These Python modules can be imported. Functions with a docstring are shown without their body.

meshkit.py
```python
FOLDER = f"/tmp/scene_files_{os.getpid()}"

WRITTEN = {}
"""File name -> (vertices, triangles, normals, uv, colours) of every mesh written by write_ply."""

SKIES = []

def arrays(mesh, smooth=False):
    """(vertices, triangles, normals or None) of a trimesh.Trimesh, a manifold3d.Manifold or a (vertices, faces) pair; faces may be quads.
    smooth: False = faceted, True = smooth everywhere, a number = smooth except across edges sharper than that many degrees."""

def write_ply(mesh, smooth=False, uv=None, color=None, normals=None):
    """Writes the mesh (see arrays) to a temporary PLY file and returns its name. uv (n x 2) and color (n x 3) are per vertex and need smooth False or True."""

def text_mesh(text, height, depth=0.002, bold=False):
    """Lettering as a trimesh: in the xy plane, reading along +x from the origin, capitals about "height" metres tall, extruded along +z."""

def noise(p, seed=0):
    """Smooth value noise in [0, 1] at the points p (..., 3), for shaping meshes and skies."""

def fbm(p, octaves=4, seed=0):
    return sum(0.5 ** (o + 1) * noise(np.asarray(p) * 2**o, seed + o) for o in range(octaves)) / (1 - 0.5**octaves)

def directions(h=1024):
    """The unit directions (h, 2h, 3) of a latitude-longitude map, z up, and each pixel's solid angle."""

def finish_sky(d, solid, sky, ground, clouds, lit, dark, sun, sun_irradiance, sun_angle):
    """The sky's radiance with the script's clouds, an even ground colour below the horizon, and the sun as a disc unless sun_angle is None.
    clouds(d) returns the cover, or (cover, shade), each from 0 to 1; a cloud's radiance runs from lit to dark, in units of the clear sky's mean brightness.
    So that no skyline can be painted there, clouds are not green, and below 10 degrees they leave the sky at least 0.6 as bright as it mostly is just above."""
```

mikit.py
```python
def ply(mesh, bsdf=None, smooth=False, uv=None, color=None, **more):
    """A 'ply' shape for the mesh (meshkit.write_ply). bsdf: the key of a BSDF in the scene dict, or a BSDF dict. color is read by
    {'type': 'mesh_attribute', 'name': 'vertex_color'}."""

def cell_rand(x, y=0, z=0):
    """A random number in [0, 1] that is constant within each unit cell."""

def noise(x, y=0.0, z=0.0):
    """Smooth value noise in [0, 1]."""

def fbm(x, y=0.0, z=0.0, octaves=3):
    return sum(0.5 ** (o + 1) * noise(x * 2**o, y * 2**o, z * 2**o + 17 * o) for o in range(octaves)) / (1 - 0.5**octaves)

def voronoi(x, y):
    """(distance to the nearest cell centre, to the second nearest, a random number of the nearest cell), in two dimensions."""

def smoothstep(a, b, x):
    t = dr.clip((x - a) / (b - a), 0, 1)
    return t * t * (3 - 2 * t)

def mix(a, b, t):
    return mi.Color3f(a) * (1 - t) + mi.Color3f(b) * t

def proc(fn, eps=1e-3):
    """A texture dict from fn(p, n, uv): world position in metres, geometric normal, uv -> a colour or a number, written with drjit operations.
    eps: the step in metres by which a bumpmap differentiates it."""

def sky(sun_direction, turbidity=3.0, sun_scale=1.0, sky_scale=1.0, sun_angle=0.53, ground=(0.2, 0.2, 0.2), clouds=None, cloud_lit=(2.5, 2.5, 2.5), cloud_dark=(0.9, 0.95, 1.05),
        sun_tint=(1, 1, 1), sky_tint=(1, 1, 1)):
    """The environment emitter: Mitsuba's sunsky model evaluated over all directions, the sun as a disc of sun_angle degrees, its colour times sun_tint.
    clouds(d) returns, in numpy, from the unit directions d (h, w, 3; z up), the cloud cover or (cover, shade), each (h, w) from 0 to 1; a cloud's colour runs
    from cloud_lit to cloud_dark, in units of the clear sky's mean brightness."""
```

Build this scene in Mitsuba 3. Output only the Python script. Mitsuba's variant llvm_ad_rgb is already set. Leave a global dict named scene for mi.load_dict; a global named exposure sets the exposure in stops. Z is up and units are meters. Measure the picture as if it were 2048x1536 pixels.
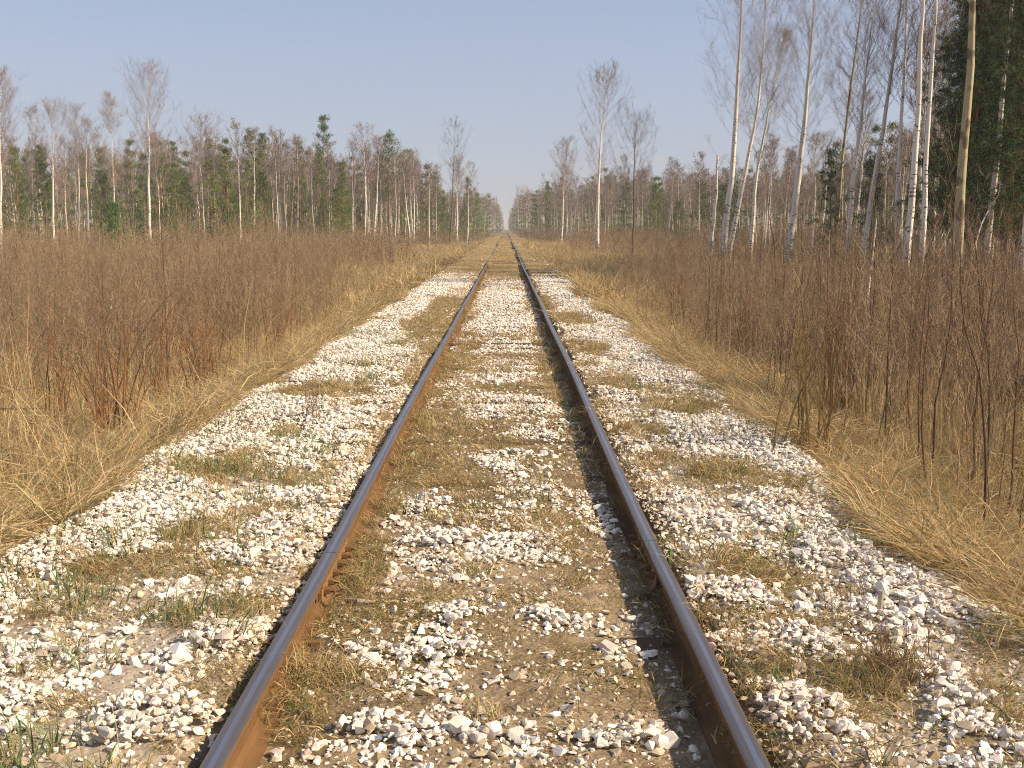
import math
import numpy as np
import trimesh
import drjit as dr
import mitsuba as mi
import mikit
import meshkit
from mikit import proc, noise, fbm, smoothstep, mix

T = mi.ScalarTransform4f
scene, labels = {"type": "scene"}, {}

# ---------------------------------------------------------------- camera, sky, exposure
# metres; x to the right, y along the track, z up; z = 0 is the underside of the rails
PITCH, YAW, EYE = math.radians(7.85), math.radians(0.305), (0.064, 0.0, 1.695)
_d = (math.sin(YAW) * math.cos(PITCH), math.cos(YAW) * math.cos(PITCH), -math.sin(PITCH))
scene["camera"] = {"type": "perspective", "fov": 48.94, "fov_axis": "x", "near_clip": 0.05, "far_clip": 6000.0,
                   "to_world": T().look_at(origin=EYE, target=[EYE[k] + _d[k] for k in range(3)], up=[0, 0, 1])}
SUN_AZ, SUN_EL = math.radians(108), math.radians(37)
SUN = (math.sin(SUN_AZ) * math.cos(SUN_EL), math.cos(SUN_AZ) * math.cos(SUN_EL), math.sin(SUN_EL))


def _veil(d):
    """Thin spring haze high in the air, a little uneven."""
    return 0.34 + 0.34 * np.exp(-np.clip(d[..., 2], 0, 1) / 0.12) + 0.20 * (meshkit.fbm(d * [3.0, 3.0, 9.0] + 4.0, 4, 2) - 0.5)


scene["sky"] = mikit.sky(SUN, turbidity=4.0, sky_scale=0.95, sun_angle=2.4, sun_tint=(1.0, 0.975, 0.93), clouds=_veil, cloud_lit=(0.99, 1.0, 1.07), sky_tint=(1.01, 0.955, 1.03), ground=(0.22, 0.17, 0.10))
exposure = 2.3
HAZE = 0.0006


# ---------------------------------------------------------------- materials
def rgb(*c):
    return {"type": "rgb", "value": list(c)}


def twosided(b):
    return {"type": "twosided", "bsdf": b}


VCOL = {"type": "mesh_attribute", "name": "vertex_color"}
scene["plant_matter"] = twosided({"type": "diffuse", "reflectance": VCOL})
scene["grass_matter"] = {"type": "principledthin", "base_color": VCOL, "roughness": 0.75, "diff_trans": 0.55, "spec_trans": 0.0}
scene["stone_matter"] = twosided({"type": "diffuse", "reflectance": VCOL})


def _bark(p, n, uv):
    a = noise(p.x * 13, p.y * 13, p.z * 19)
    b = noise(p.x * 3.1 + 40, p.y * 3.1, p.z * 2.3)
    dark = 0.85 * smoothstep(0.635, 0.76, a * 0.66 + b * 0.42 - 0.10 * smoothstep(1.5, 5.0, p.z) + 0.20 * (1 - smoothstep(0.1, 1.6, p.z)))
    c = mix((0.84, 0.81, 0.75), (0.70, 0.64, 0.56), fbm(p.x * 1.7, p.y * 1.7, p.z * 0.8))
    c = mix(c, (0.62, 0.42, 0.30), smoothstep(7.0, 13.0, p.z) * 0.55)
    return mix(c, (0.09, 0.075, 0.065), dark)


scene["birch_bark"] = twosided({"type": "diffuse", "reflectance": proc(_bark)})


def _pbark(p, n, uv):
    f = fbm(p.x * 14, p.y * 14, p.z * 5)
    low = mix((0.10, 0.075, 0.055), (0.26, 0.19, 0.14), f)
    high = mix((0.36, 0.17, 0.07), (0.52, 0.29, 0.13), f)
    return mix(low, high, smoothstep(2.5, 6.5, p.z + 2 * f))


scene["pine_bark"] = twosided({"type": "diffuse", "reflectance": proc(_pbark)})


def _abark(p, n, uv):
    f = fbm(p.x * 8, p.y * 8, p.z * 9)
    g = smoothstep(0.58, 0.70, noise(p.x * 5, p.y * 5, p.z * 3.4))
    return mix(mix((0.50, 0.42, 0.24), (0.36, 0.33, 0.22), f), (0.12, 0.09, 0.06), g * 0.8)


scene["aspen_bark"] = twosided({"type": "diffuse", "reflectance": proc(_abark)})


def _ground(p, n, uv):
    big = fbm(p.x * 0.55 + 7, p.y * 0.40, 3.0)
    fine = fbm(p.x * 9, p.y * 9, 1.0, octaves=4)
    soil = mix((0.17, 0.125, 0.075), (0.36, 0.285, 0.19), smoothstep(0.30, 0.72, big * 0.5 + fine * 0.5))
    chalk = smoothstep(0.85, 1.05, dr.abs(p.x)) * (0.35 + 0.5 * smoothstep(0.35, 0.6, fbm(p.x * 1.3, p.y * 1.0, 12.0)))
    soil = mix(soil, (0.47, 0.42, 0.35), chalk)
    moss = mix((0.14, 0.105, 0.05), (0.25, 0.19, 0.095), fine)
    bed = mix(soil, moss, smoothstep(0.48, 0.62, fbm(p.x * 1.6, p.y * 1.1, 9.0)) * 0.8)
    straw = mix((0.20, 0.145, 0.065), (0.42, 0.31, 0.15), smoothstep(0.25, 0.75, fbm(p.x * 2.3, p.y * 2.3, 5.0) * 0.6 + fine * 0.4))
    away = smoothstep(2.2, 2.9, dr.abs(p.x + 0.2) + 0.35 * (noise(p.x * 1.3, p.y * 1.3) - 0.5))
    far = smoothstep(20, 38, p.y) * 0.9
    c = mix(bed, straw, dr.maximum(away, far))
    grit = noise(p.x * 190, p.y * 190, 6.0)
    c = c * (0.74 + 0.30 * fbm(p.x * 31, p.y * 31, 2.0) + 0.30 * (noise(p.x * 95, p.y * 95, 4.0) - 0.4))
    return mix(c, (0.46, 0.40, 0.32), smoothstep(0.80, 0.86, grit) * 0.7 * (1 - away))


def _ground_bump(p, n, uv):
    return fbm(p.x * 22, p.y * 22, 0.0, octaves=3) * 0.014 + noise(p.x * 110, p.y * 110, 3.0) * 0.004


scene["earth"] = twosided({"type": "bumpmap", "relief": proc(_ground_bump, eps=4e-3), "scale": 1.0, "inner": {"type": "diffuse", "reflectance": proc(_ground)}})


# uv of a rail: (distance from its centre line, height) in metres
def _rust(p, n, uv):
    f = fbm(p.x * 30, p.y * 6, p.z * 40)
    g = fbm(p.x * 3, p.y * 1.3, p.z * 9 + 4)
    c = mix((0.105, 0.060, 0.030), (0.245, 0.145, 0.070), f * 0.6 + g * 0.4)
    return mix(c, (0.085, 0.048, 0.030), smoothstep(0.55, 0.72, g) * 0.7)


def _head(p, n, uv):
    f = fbm(p.x * 60, p.y * 3.0, 2.0)
    return mix((0.135, 0.135, 0.14), (0.225, 0.225, 0.23), f)


def _polish(p, n, uv):
    d = dr.abs(uv.x + 0.003 * (noise(p.y * 1.7, 3.0) - 0.5))
    return (1 - smoothstep(0.006, 0.011, d)) * smoothstep(0.1505, 0.1515, uv.y) * (0.55 + 0.35 * fbm(p.x * 90, p.y * 2.0))


def _istop(p, n, uv):
    return smoothstep(0.1385, 0.1465, uv.y) * (1 - 0.25 * fbm(p.x * 40, p.y * 5, 1.0))


scene["rail_steel"] = twosided({"type": "blendbsdf", "weight": proc(_istop),
    "a": {"type": "diffuse", "reflectance": proc(_rust)},
    "b": {"type": "blendbsdf", "weight": proc(_polish),
          "a": {"type": "principled", "base_color": proc(_head), "metallic": 0.75, "roughness": 0.34, "specular": 0.6},
          "b": {"type": "principled", "base_color": rgb(0.56, 0.58, 0.62), "metallic": 1.0, "roughness": 0.24}}})
scene["rusty_iron"] = twosided({"type": "principled", "base_color": proc(_rust), "roughness": 0.85, "specular": 0.2})


def _wood(p, n, uv):
    g = fbm(p.x * 2.2, p.y * 40, p.z * 30 + 3)
    c = mix((0.060, 0.042, 0.032), (0.20, 0.145, 0.10), g)
    return c * (0.7 + 0.5 * noise(p.x * 6, p.y * 9))


scene["sleeper_wood"] = twosided({"type": "diffuse", "reflectance": proc(_wood)})


def _greywood(p, n, uv):
    g = fbm(p.x * 30, p.y * 30, p.z * 5)
    return mix((0.24, 0.20, 0.155), (0.46, 0.40, 0.31), g)


scene["weathered_wood"] = twosided({"type": "diffuse", "reflectance": proc(_greywood)})


# ---------------------------------------------------------------- mesh helpers
def np_noise(x, y, z=0.0, seed=0, octaves=3):
    x, y = np.broadcast_arrays(np.asarray(x, float), np.asarray(y, float))
    return meshkit.fbm(np.stack([x, y, np.full_like(x, z)], -1), octaves, seed)


def sstep(a, b, x):
    t = np.clip((np.asarray(x, float) - a) / (b - a), 0, 1)
    return t * t * (3 - 2 * t)


def gz(x, y):
    """Height of the ground: the ballast bed on its low bank, the lower strips beside it, the marshy plain."""
    x, y = np.broadcast_arrays(np.asarray(x, float), np.asarray(y, float))
    left, right = sstep(2.28, 4.2, -x), sstep(2.02, 3.7, x)
    away = np.maximum(left, right)
    z = -0.66 * left - 0.40 * right
    z = z + away * (0.42 * (np_noise(x * 0.33, y * 0.33, seed=3) - 0.5) + 0.16 * (np_noise(x * 1.4, y * 1.4, seed=4) - 0.5))
    heap = sstep(0.80, 0.88, np.abs(x)) * (0.085 + 0.06 * (np_noise(x * 1.3, y * 0.8, seed=8) - 0.5))  # ballast stands higher outside the rails
    return z + heap + (1 - away) * (0.015 + 0.045 * (np_noise(x * 1.1, y * 0.9, seed=5) - 0.5)) * sstep(0.0, 0.30, np.abs(np.abs(x) - 0.76))


class Mesh:
    """Collects triangles with a colour per vertex."""

    def __init__(self):
        self.v, self.f, self.c, self.n = [], [], [], 0

    def add(self, v, f, c):
        v = np.asarray(v, float).reshape(-1, 3)
        c = np.asarray(c, float)
        if c.ndim == 1:
            c = np.broadcast_to(c, (len(v), 3))
        self.v.append(v), self.c.append(c), self.f.append(np.asarray(f) + self.n)
        self.n += len(v)

    def ply(self, bsdf, smooth=False):
        return mikit.ply((np.vstack(self.v), np.vstack(self.f)), bsdf, smooth=smooth, color=np.clip(np.vstack(self.c), 0.004, 0.9))

    def plain(self, bsdf, smooth=True):
        return mikit.ply((np.vstack(self.v), np.vstack(self.f)), bsdf, smooth=smooth)


def unit(v):
    return v / (np.linalg.norm(v, axis=-1, keepdims=True) + 1e-12)


def tubes(P, R, sides=3):
    """n polylines P (n, k, 3) with radii R (n, k) as tubes; the last ring may be a point."""
    P, R = np.asarray(P, float), np.asarray(R, float)
    n, k = P.shape[:2]
    t = unit(np.gradient(P, axis=1))
    mean = unit(t.mean(1))
    ref = np.where(np.abs(mean[:, 2:]) < 0.9, [0, 0, 1.0], [1.0, 0, 0])
    a = unit(np.cross(t, ref[:, None]))
    b = np.cross(t, a)
    ang = np.arange(sides) * 2 * np.pi / sides
    v = P[:, :, None] + R[:, :, None, None] * (np.cos(ang)[:, None] * a[:, :, None] + np.sin(ang)[:, None] * b[:, :, None])
    i, j = np.meshgrid(np.arange(k - 1), np.arange(sides), indexing="ij")
    q = np.stack([i * sides + j, i * sides + (j + 1) % sides, (i + 1) * sides + (j + 1) % sides, (i + 1) * sides + j], -1).reshape(-1, 4)
    q = np.vstack([q[:, [0, 1, 2]], q[:, [0, 2, 3]]])
    f = (q[None] + (np.arange(n) * k * sides)[:, None, None]).reshape(-1, 3)
    return v.reshape(-1, 3), f


def slivers(A, B, w, rng):
    """Thin triangles from A to B (n, 3), w wide at A."""
    side = unit(np.cross(B - A, rng.normal(size=A.shape)))
    w = np.broadcast_to(w, (len(A),))[:, None]
    v = np.stack([A - side * w / 2, A + side * w / 2, B], 1).reshape(-1, 3)
    return v, np.arange(len(v)).reshape(-1, 3)


def blades(base, dirs, length, width, bend, rng, flat=0.0):
    """Grass blades of three triangles: from base, rising along dirs and bending over by bend."""
    n = len(base)
    horiz = unit(np.stack([dirs[:, 0], dirs[:, 1], np.zeros(n)], 1) + 1e-6)
    L = length[:, None]
    mid = base + dirs * L * 0.55
    tip_dir = unit(dirs + horiz * bend[:, None] - np.array([0, 0, 1.0]) * bend[:, None] * 0.75)
    tip = mid + tip_dir * L * 0.5
    side = unit(np.cross(dirs, rng.normal(size=(n, 3)))) * width[:, None] / 2
    v = np.stack([base - side, base + side, mid - side * 0.8, mid + side * 0.8, tip], 1).reshape(-1, 3)
    f = np.array([[0, 1, 3], [0, 3, 2], [2, 3, 4]])
    return v, (f[None] + (np.arange(n) * 5)[:, None, None]).reshape(-1, 3)


def jitter(c, n, amount, rng, rep=1):
    """n colours round c that differ in brightness and a little in hue, each repeated rep times."""
    c = np.asarray(c, float)
    k = np.exp(rng.normal(0, amount, (n, 1))) * (1 + rng.normal(0, amount * 0.25, (n, 3)))
    return np.repeat(c * k, rep, axis=0)


def smooth_mesh(m):
    return m


# ---------------------------------------------------------------- scene helpers
counts = {}


def key_of(name):
    n = counts.get(name, 0)
    counts[name] = n + 1
    return name if n == 0 else f"{name}_{n:03d}"


def tag(key, label, category=None, group=None, kind=None):
    d = {"label": label}
    for k, v in (("category", category), ("group", group), ("kind", kind)):
        if v:
            d[k] = v
    labels[key] = d


def xf(x, y, z, rot=0.0, s=1.0, sz=None, lean=0.0, leandir=0.0):
    m = T().translate([float(x), float(y), float(z)])
    if lean:
        a = math.radians(leandir)
        m = m @ T().rotate([-math.sin(a), math.cos(a), 0], float(lean))
    return m @ T().rotate([0, 0, 1], float(rot)) @ T().scale([float(s), float(s), float(sz or s)])


def place(key, parts, m):
    """One thing: its parts' ply dicts under its own key, moved by m."""
    for name, d in parts.items():
        scene[f"{key}__{name}"] = {**d, "to_world": m}


stuff_no = {}


def scatter(name, group, m):
    stuff_no[name] = stuff_no.get(name, 0) + 1
    scene[f"{name}__{stuff_no[name]:03d}"] = {"type": "instance", "shape": {"type": "ref", "id": group}, "to_world": m}


def in_view(x, y, margin=1.2):
    """Roughly inside what the camera, or one a step aside, can see."""
    x, y = np.asarray(x), np.asarray(y)
    return (np.abs(x) < y * 0.47 + margin) & (y > 1.9)


# ---------------------------------------------------------------- where ballast lies open, where soil is bare, where grass grows: (x, y, half width, half length, strength) in metres
STONE = [ (-2.04,6.14,0.63,1.01,1.00), (-2.15,5.41,0.26,0.40,1.00), (-1.79,6.58,0.29,0.48,1.00), (-2.16,8.61,0.54,1.47,1.00), (-2.01,9.90,0.40,0.81,1.00), (-1.44,8.22,0.48,1.14,0.75),
    (-1.26,9.51,0.47,1.27,0.70), (-1.08,6.24,0.44,0.99,0.80), (-0.94,7.24,0.19,0.88,0.60), (-1.20,5.57,0.35,0.52,0.75), (-0.96,5.10,0.18,0.43,0.75), (-1.24,4.96,0.31,0.41,0.60),
    (-1.47,4.83,0.15,0.26,0.50), (-1.05,4.29,0.19,0.23,0.90), (-1.59,4.42,0.26,0.22,0.75), (-1.66,4.07,0.20,0.28,0.80), (-1.52,3.66,0.15,0.30,0.75), (-1.10,3.94,0.21,0.19,0.70),
    (-1.10,3.52,0.25,0.24,0.95), (-1.40,3.74,0.10,0.23,0.60), (-0.85,4.53,0.12,0.23,0.60), (-1.87,12.03,0.43,0.72,1.00), (-1.79,14.31,0.70,1.02,1.00), (-1.99,16.98,0.57,1.76,1.00),
    (-2.05,22.43,0.55,2.52,1.00), (-1.92,29.30,0.52,1.90,0.90), (-1.15,12.89,0.34,1.39,0.60), (-1.02,10.95,0.34,1.00,0.60), (-1.19,16.37,0.29,1.04,0.50), (1.67,6.24,0.25,0.54,1.00),
    (1.74,5.49,0.20,0.42,1.00), (1.82,4.96,0.20,0.34,1.00), (1.95,4.53,0.22,0.28,1.00), (2.03,4.26,0.11,0.25,1.00), (1.57,4.42,0.22,0.32,0.80), (1.40,5.49,0.27,0.33,0.70),
    (1.07,5.57,0.27,0.34,0.60), (1.07,6.70,0.24,0.31,0.60), (1.12,4.32,0.17,0.21,1.00), (1.18,3.98,0.21,0.22,0.90), (0.92,4.12,0.11,0.19,0.85), (0.97,4.74,0.17,0.25,0.90),
    (1.17,4.71,0.17,0.18,0.70), (0.97,3.74,0.13,0.23,0.60), (1.41,3.86,0.26,0.21,0.90), (1.59,3.74,0.18,0.31,0.90), (1.52,3.42,0.12,0.13,0.90), (1.05,3.52,0.14,0.17,0.80),
    (0.83,3.92,0.10,0.25,0.40), (1.47,4.59,0.16,0.23,0.70), (1.74,9.04,0.36,0.63,0.85), (1.28,8.61,0.34,0.62,0.55), (1.63,8.22,0.26,0.41,0.60), (1.16,10.32,0.32,0.53,0.60),
    (1.79,15.66,0.52,2.78,1.00), (1.89,12.89,0.40,1.29,1.00), (1.26,12.89,0.29,0.92,0.50), (1.50,17.14,0.38,1.14,0.70), (1.69,24.72,0.60,3.78,1.00), (1.73,19.97,0.40,1.54,0.90),
    (1.42,31.06,0.41,2.13,0.60), (1.51,27.53,0.49,2.10,0.90), (0.96,9.27,0.12,0.33,0.60), (0.01,10.56,0.52,0.77,0.95), (0.26,9.15,0.24,0.45,0.70), (-0.24,11.02,0.29,0.58,0.60),
    (0.06,8.16,0.25,0.42,0.70), (0.09,7.66,0.14,0.25,0.80), (0.31,7.22,0.19,0.25,0.60), (-0.01,13.36,0.53,1.19,0.60), (-0.09,16.24,0.79,1.13,0.75), (-0.04,19.63,0.61,1.86,0.90),
    (-0.08,26.54,0.59,5.87,0.85), (-0.13,36.95,0.66,4.41,0.90), (0.34,21.91,0.39,1.54,0.50), (-0.42,6.77,0.18,0.29,0.80), (-0.30,5.78,0.23,0.31,0.85), (0.19,5.78,0.31,0.27,0.80),
    (-0.08,6.37,0.31,0.32,0.50), (0.58,6.48,0.12,0.39,0.70), (0.49,6.95,0.15,0.26,0.50), (0.40,5.53,0.22,0.20,0.60), (-0.39,4.85,0.15,0.16,0.70), (-0.19,4.67,0.10,0.17,0.80),
    (-0.23,4.32,0.21,0.17,0.90), (-0.48,4.37,0.14,0.11,0.75), (-0.24,3.96,0.11,0.12,0.60), (0.21,4.70,0.13,0.12,0.75), (0.45,4.58,0.22,0.14,0.65), (0.54,4.32,0.15,0.15,0.50),
    (-0.41,3.65,0.10,0.11,0.90), (-0.24,3.55,0.13,0.10,0.90), (-0.03,3.58,0.10,0.09,0.80), (0.42,3.55,0.16,0.10,0.80), (0.14,3.55,0.09,0.07,0.70), (0.58,3.62,0.08,0.10,0.60),
    (-0.70,4.37,0.08,0.10,0.60), (-0.60,4.82,0.13,0.12,0.50), (-0.20,5.22,0.14,0.09,0.50), (-0.51,5.53,0.10,0.11,0.40), (-0.12,5.61,0.15,0.21,0.70) ]
BARE = [ (-1.01,4.90,0.07,0.13,1.00), (-1.55,4.59,0.12,0.23,1.00), (-1.30,4.32,0.12,0.15,0.80), (-1.36,3.86,0.10,0.16,0.80), (0.04,5.29,0.14,0.19,0.80), (0.06,4.58,0.10,0.34,1.00),
    (0.04,4.00,0.14,0.26,0.90), (0.14,3.72,0.20,0.18,0.80), (0.25,4.32,0.17,0.15,0.80), (0.03,6.95,0.25,0.19,0.60), (-0.38,5.22,0.12,0.14,0.70), (0.33,3.84,0.15,0.24,0.70) ]
GRASS = [ (-0.50,9.61,0.21,0.99,1.00), (-0.58,7.98,0.18,0.86,1.00), (0.02,8.72,0.47,0.28,0.60), (-0.31,7.51,0.27,0.45,0.80), (0.59,7.98,0.18,0.86,0.80), (-0.75,6.26,0.11,0.63,1.00),
    (-0.65,5.29,0.12,0.45,1.00), (-0.58,3.92,0.16,0.29,1.00), (0.50,5.78,0.15,0.36,0.80), (0.62,5.29,0.12,0.45,0.90), (-0.52,4.82,0.13,0.19,0.70), (0.31,5.22,0.21,0.22,0.70),
    (-1.75,10.95,0.44,0.60,0.90), (-1.21,18.93,0.42,2.51,0.90), (-0.90,13.36,0.18,2.01,0.60), (0.70,16.24,0.22,2.89,0.60), (0.63,12.91,0.17,1.80,0.90), (-0.44,13.86,0.25,1.02,0.50),
    (-0.20,48.94,1.96,13.63,1.00), (-0.36,80.19,2.14,28.49,1.00), (1.29,19.97,0.35,1.32,0.90), (1.19,15.02,0.27,0.62,0.70), (1.19,11.65,0.31,0.52,0.70), (1.57,10.04,0.45,0.44,0.80),
    (1.15,8.82,0.20,0.43,0.60), (1.44,7.24,0.42,0.43,0.90), (1.13,7.54,0.20,0.39,0.80), (1.19,5.18,0.28,0.22,0.90), (1.34,4.90,0.13,0.26,0.70), (0.94,4.48,0.08,0.22,0.80),
    (1.31,4.48,0.12,0.14,0.60), (0.99,3.94,0.14,0.11,0.80), (1.31,3.74,0.18,0.27,1.00), (1.91,4.17,0.11,0.29,0.90), (1.72,3.70,0.07,0.19,0.60), (-1.89,7.54,0.30,0.47,0.80),
    (-1.61,7.10,0.19,0.42,0.80), (-1.57,5.18,0.25,0.26,0.90), (-1.78,5.10,0.20,0.22,0.90), (-1.81,4.48,0.14,0.14,0.80), (-1.61,4.26,0.11,0.13,0.60), (-1.55,5.75,0.20,0.23,0.70),
    (-1.41,6.24,0.11,0.27,0.60), (-1.36,7.10,0.19,0.28,0.50), (-0.91,3.82,0.12,0.24,1.00), (-1.02,4.59,0.14,0.13,0.80), (-1.42,3.59,0.10,0.18,0.80), (-1.59,3.90,0.07,0.13,0.50),
    (-1.71,8.82,0.16,0.43,0.40), (-1.10,7.24,0.10,0.43,0.60), (-1.21,25.59,0.34,5.66,0.80), (0.90,27.53,0.18,6.60,0.60), (-0.46,16.24,0.18,0.84,0.60), (0.11,5.22,0.09,0.07,0.40),
    (-0.68,3.72,0.08,0.18,0.80) ]


# ---------------------------------------------------------------- plants
def trunk_line(H, lean, bow, bowdir, rng, k=16, kink=0.05):
    t = np.linspace(0, 1, k)
    off = rng.normal(0, kink, (k, 2)).cumsum(0) * 0.5
    off -= off[0]
    x = lean[0] * t + bow * math.cos(bowdir) * np.sin(np.pi * t) + off[:, 0]
    y = lean[1] * t + bow * math.sin(bowdir) * np.sin(np.pi * t) + off[:, 1]
    return np.stack([x, y, H * t], 1)


def at_line(line, t):
    s = np.clip(t, 0, 1) * (len(line) - 1)
    i = np.minimum(s.astype(int), len(line) - 2)
    return line[i] + (line[i + 1] - line[i]) * (s - i)[:, None]


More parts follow.
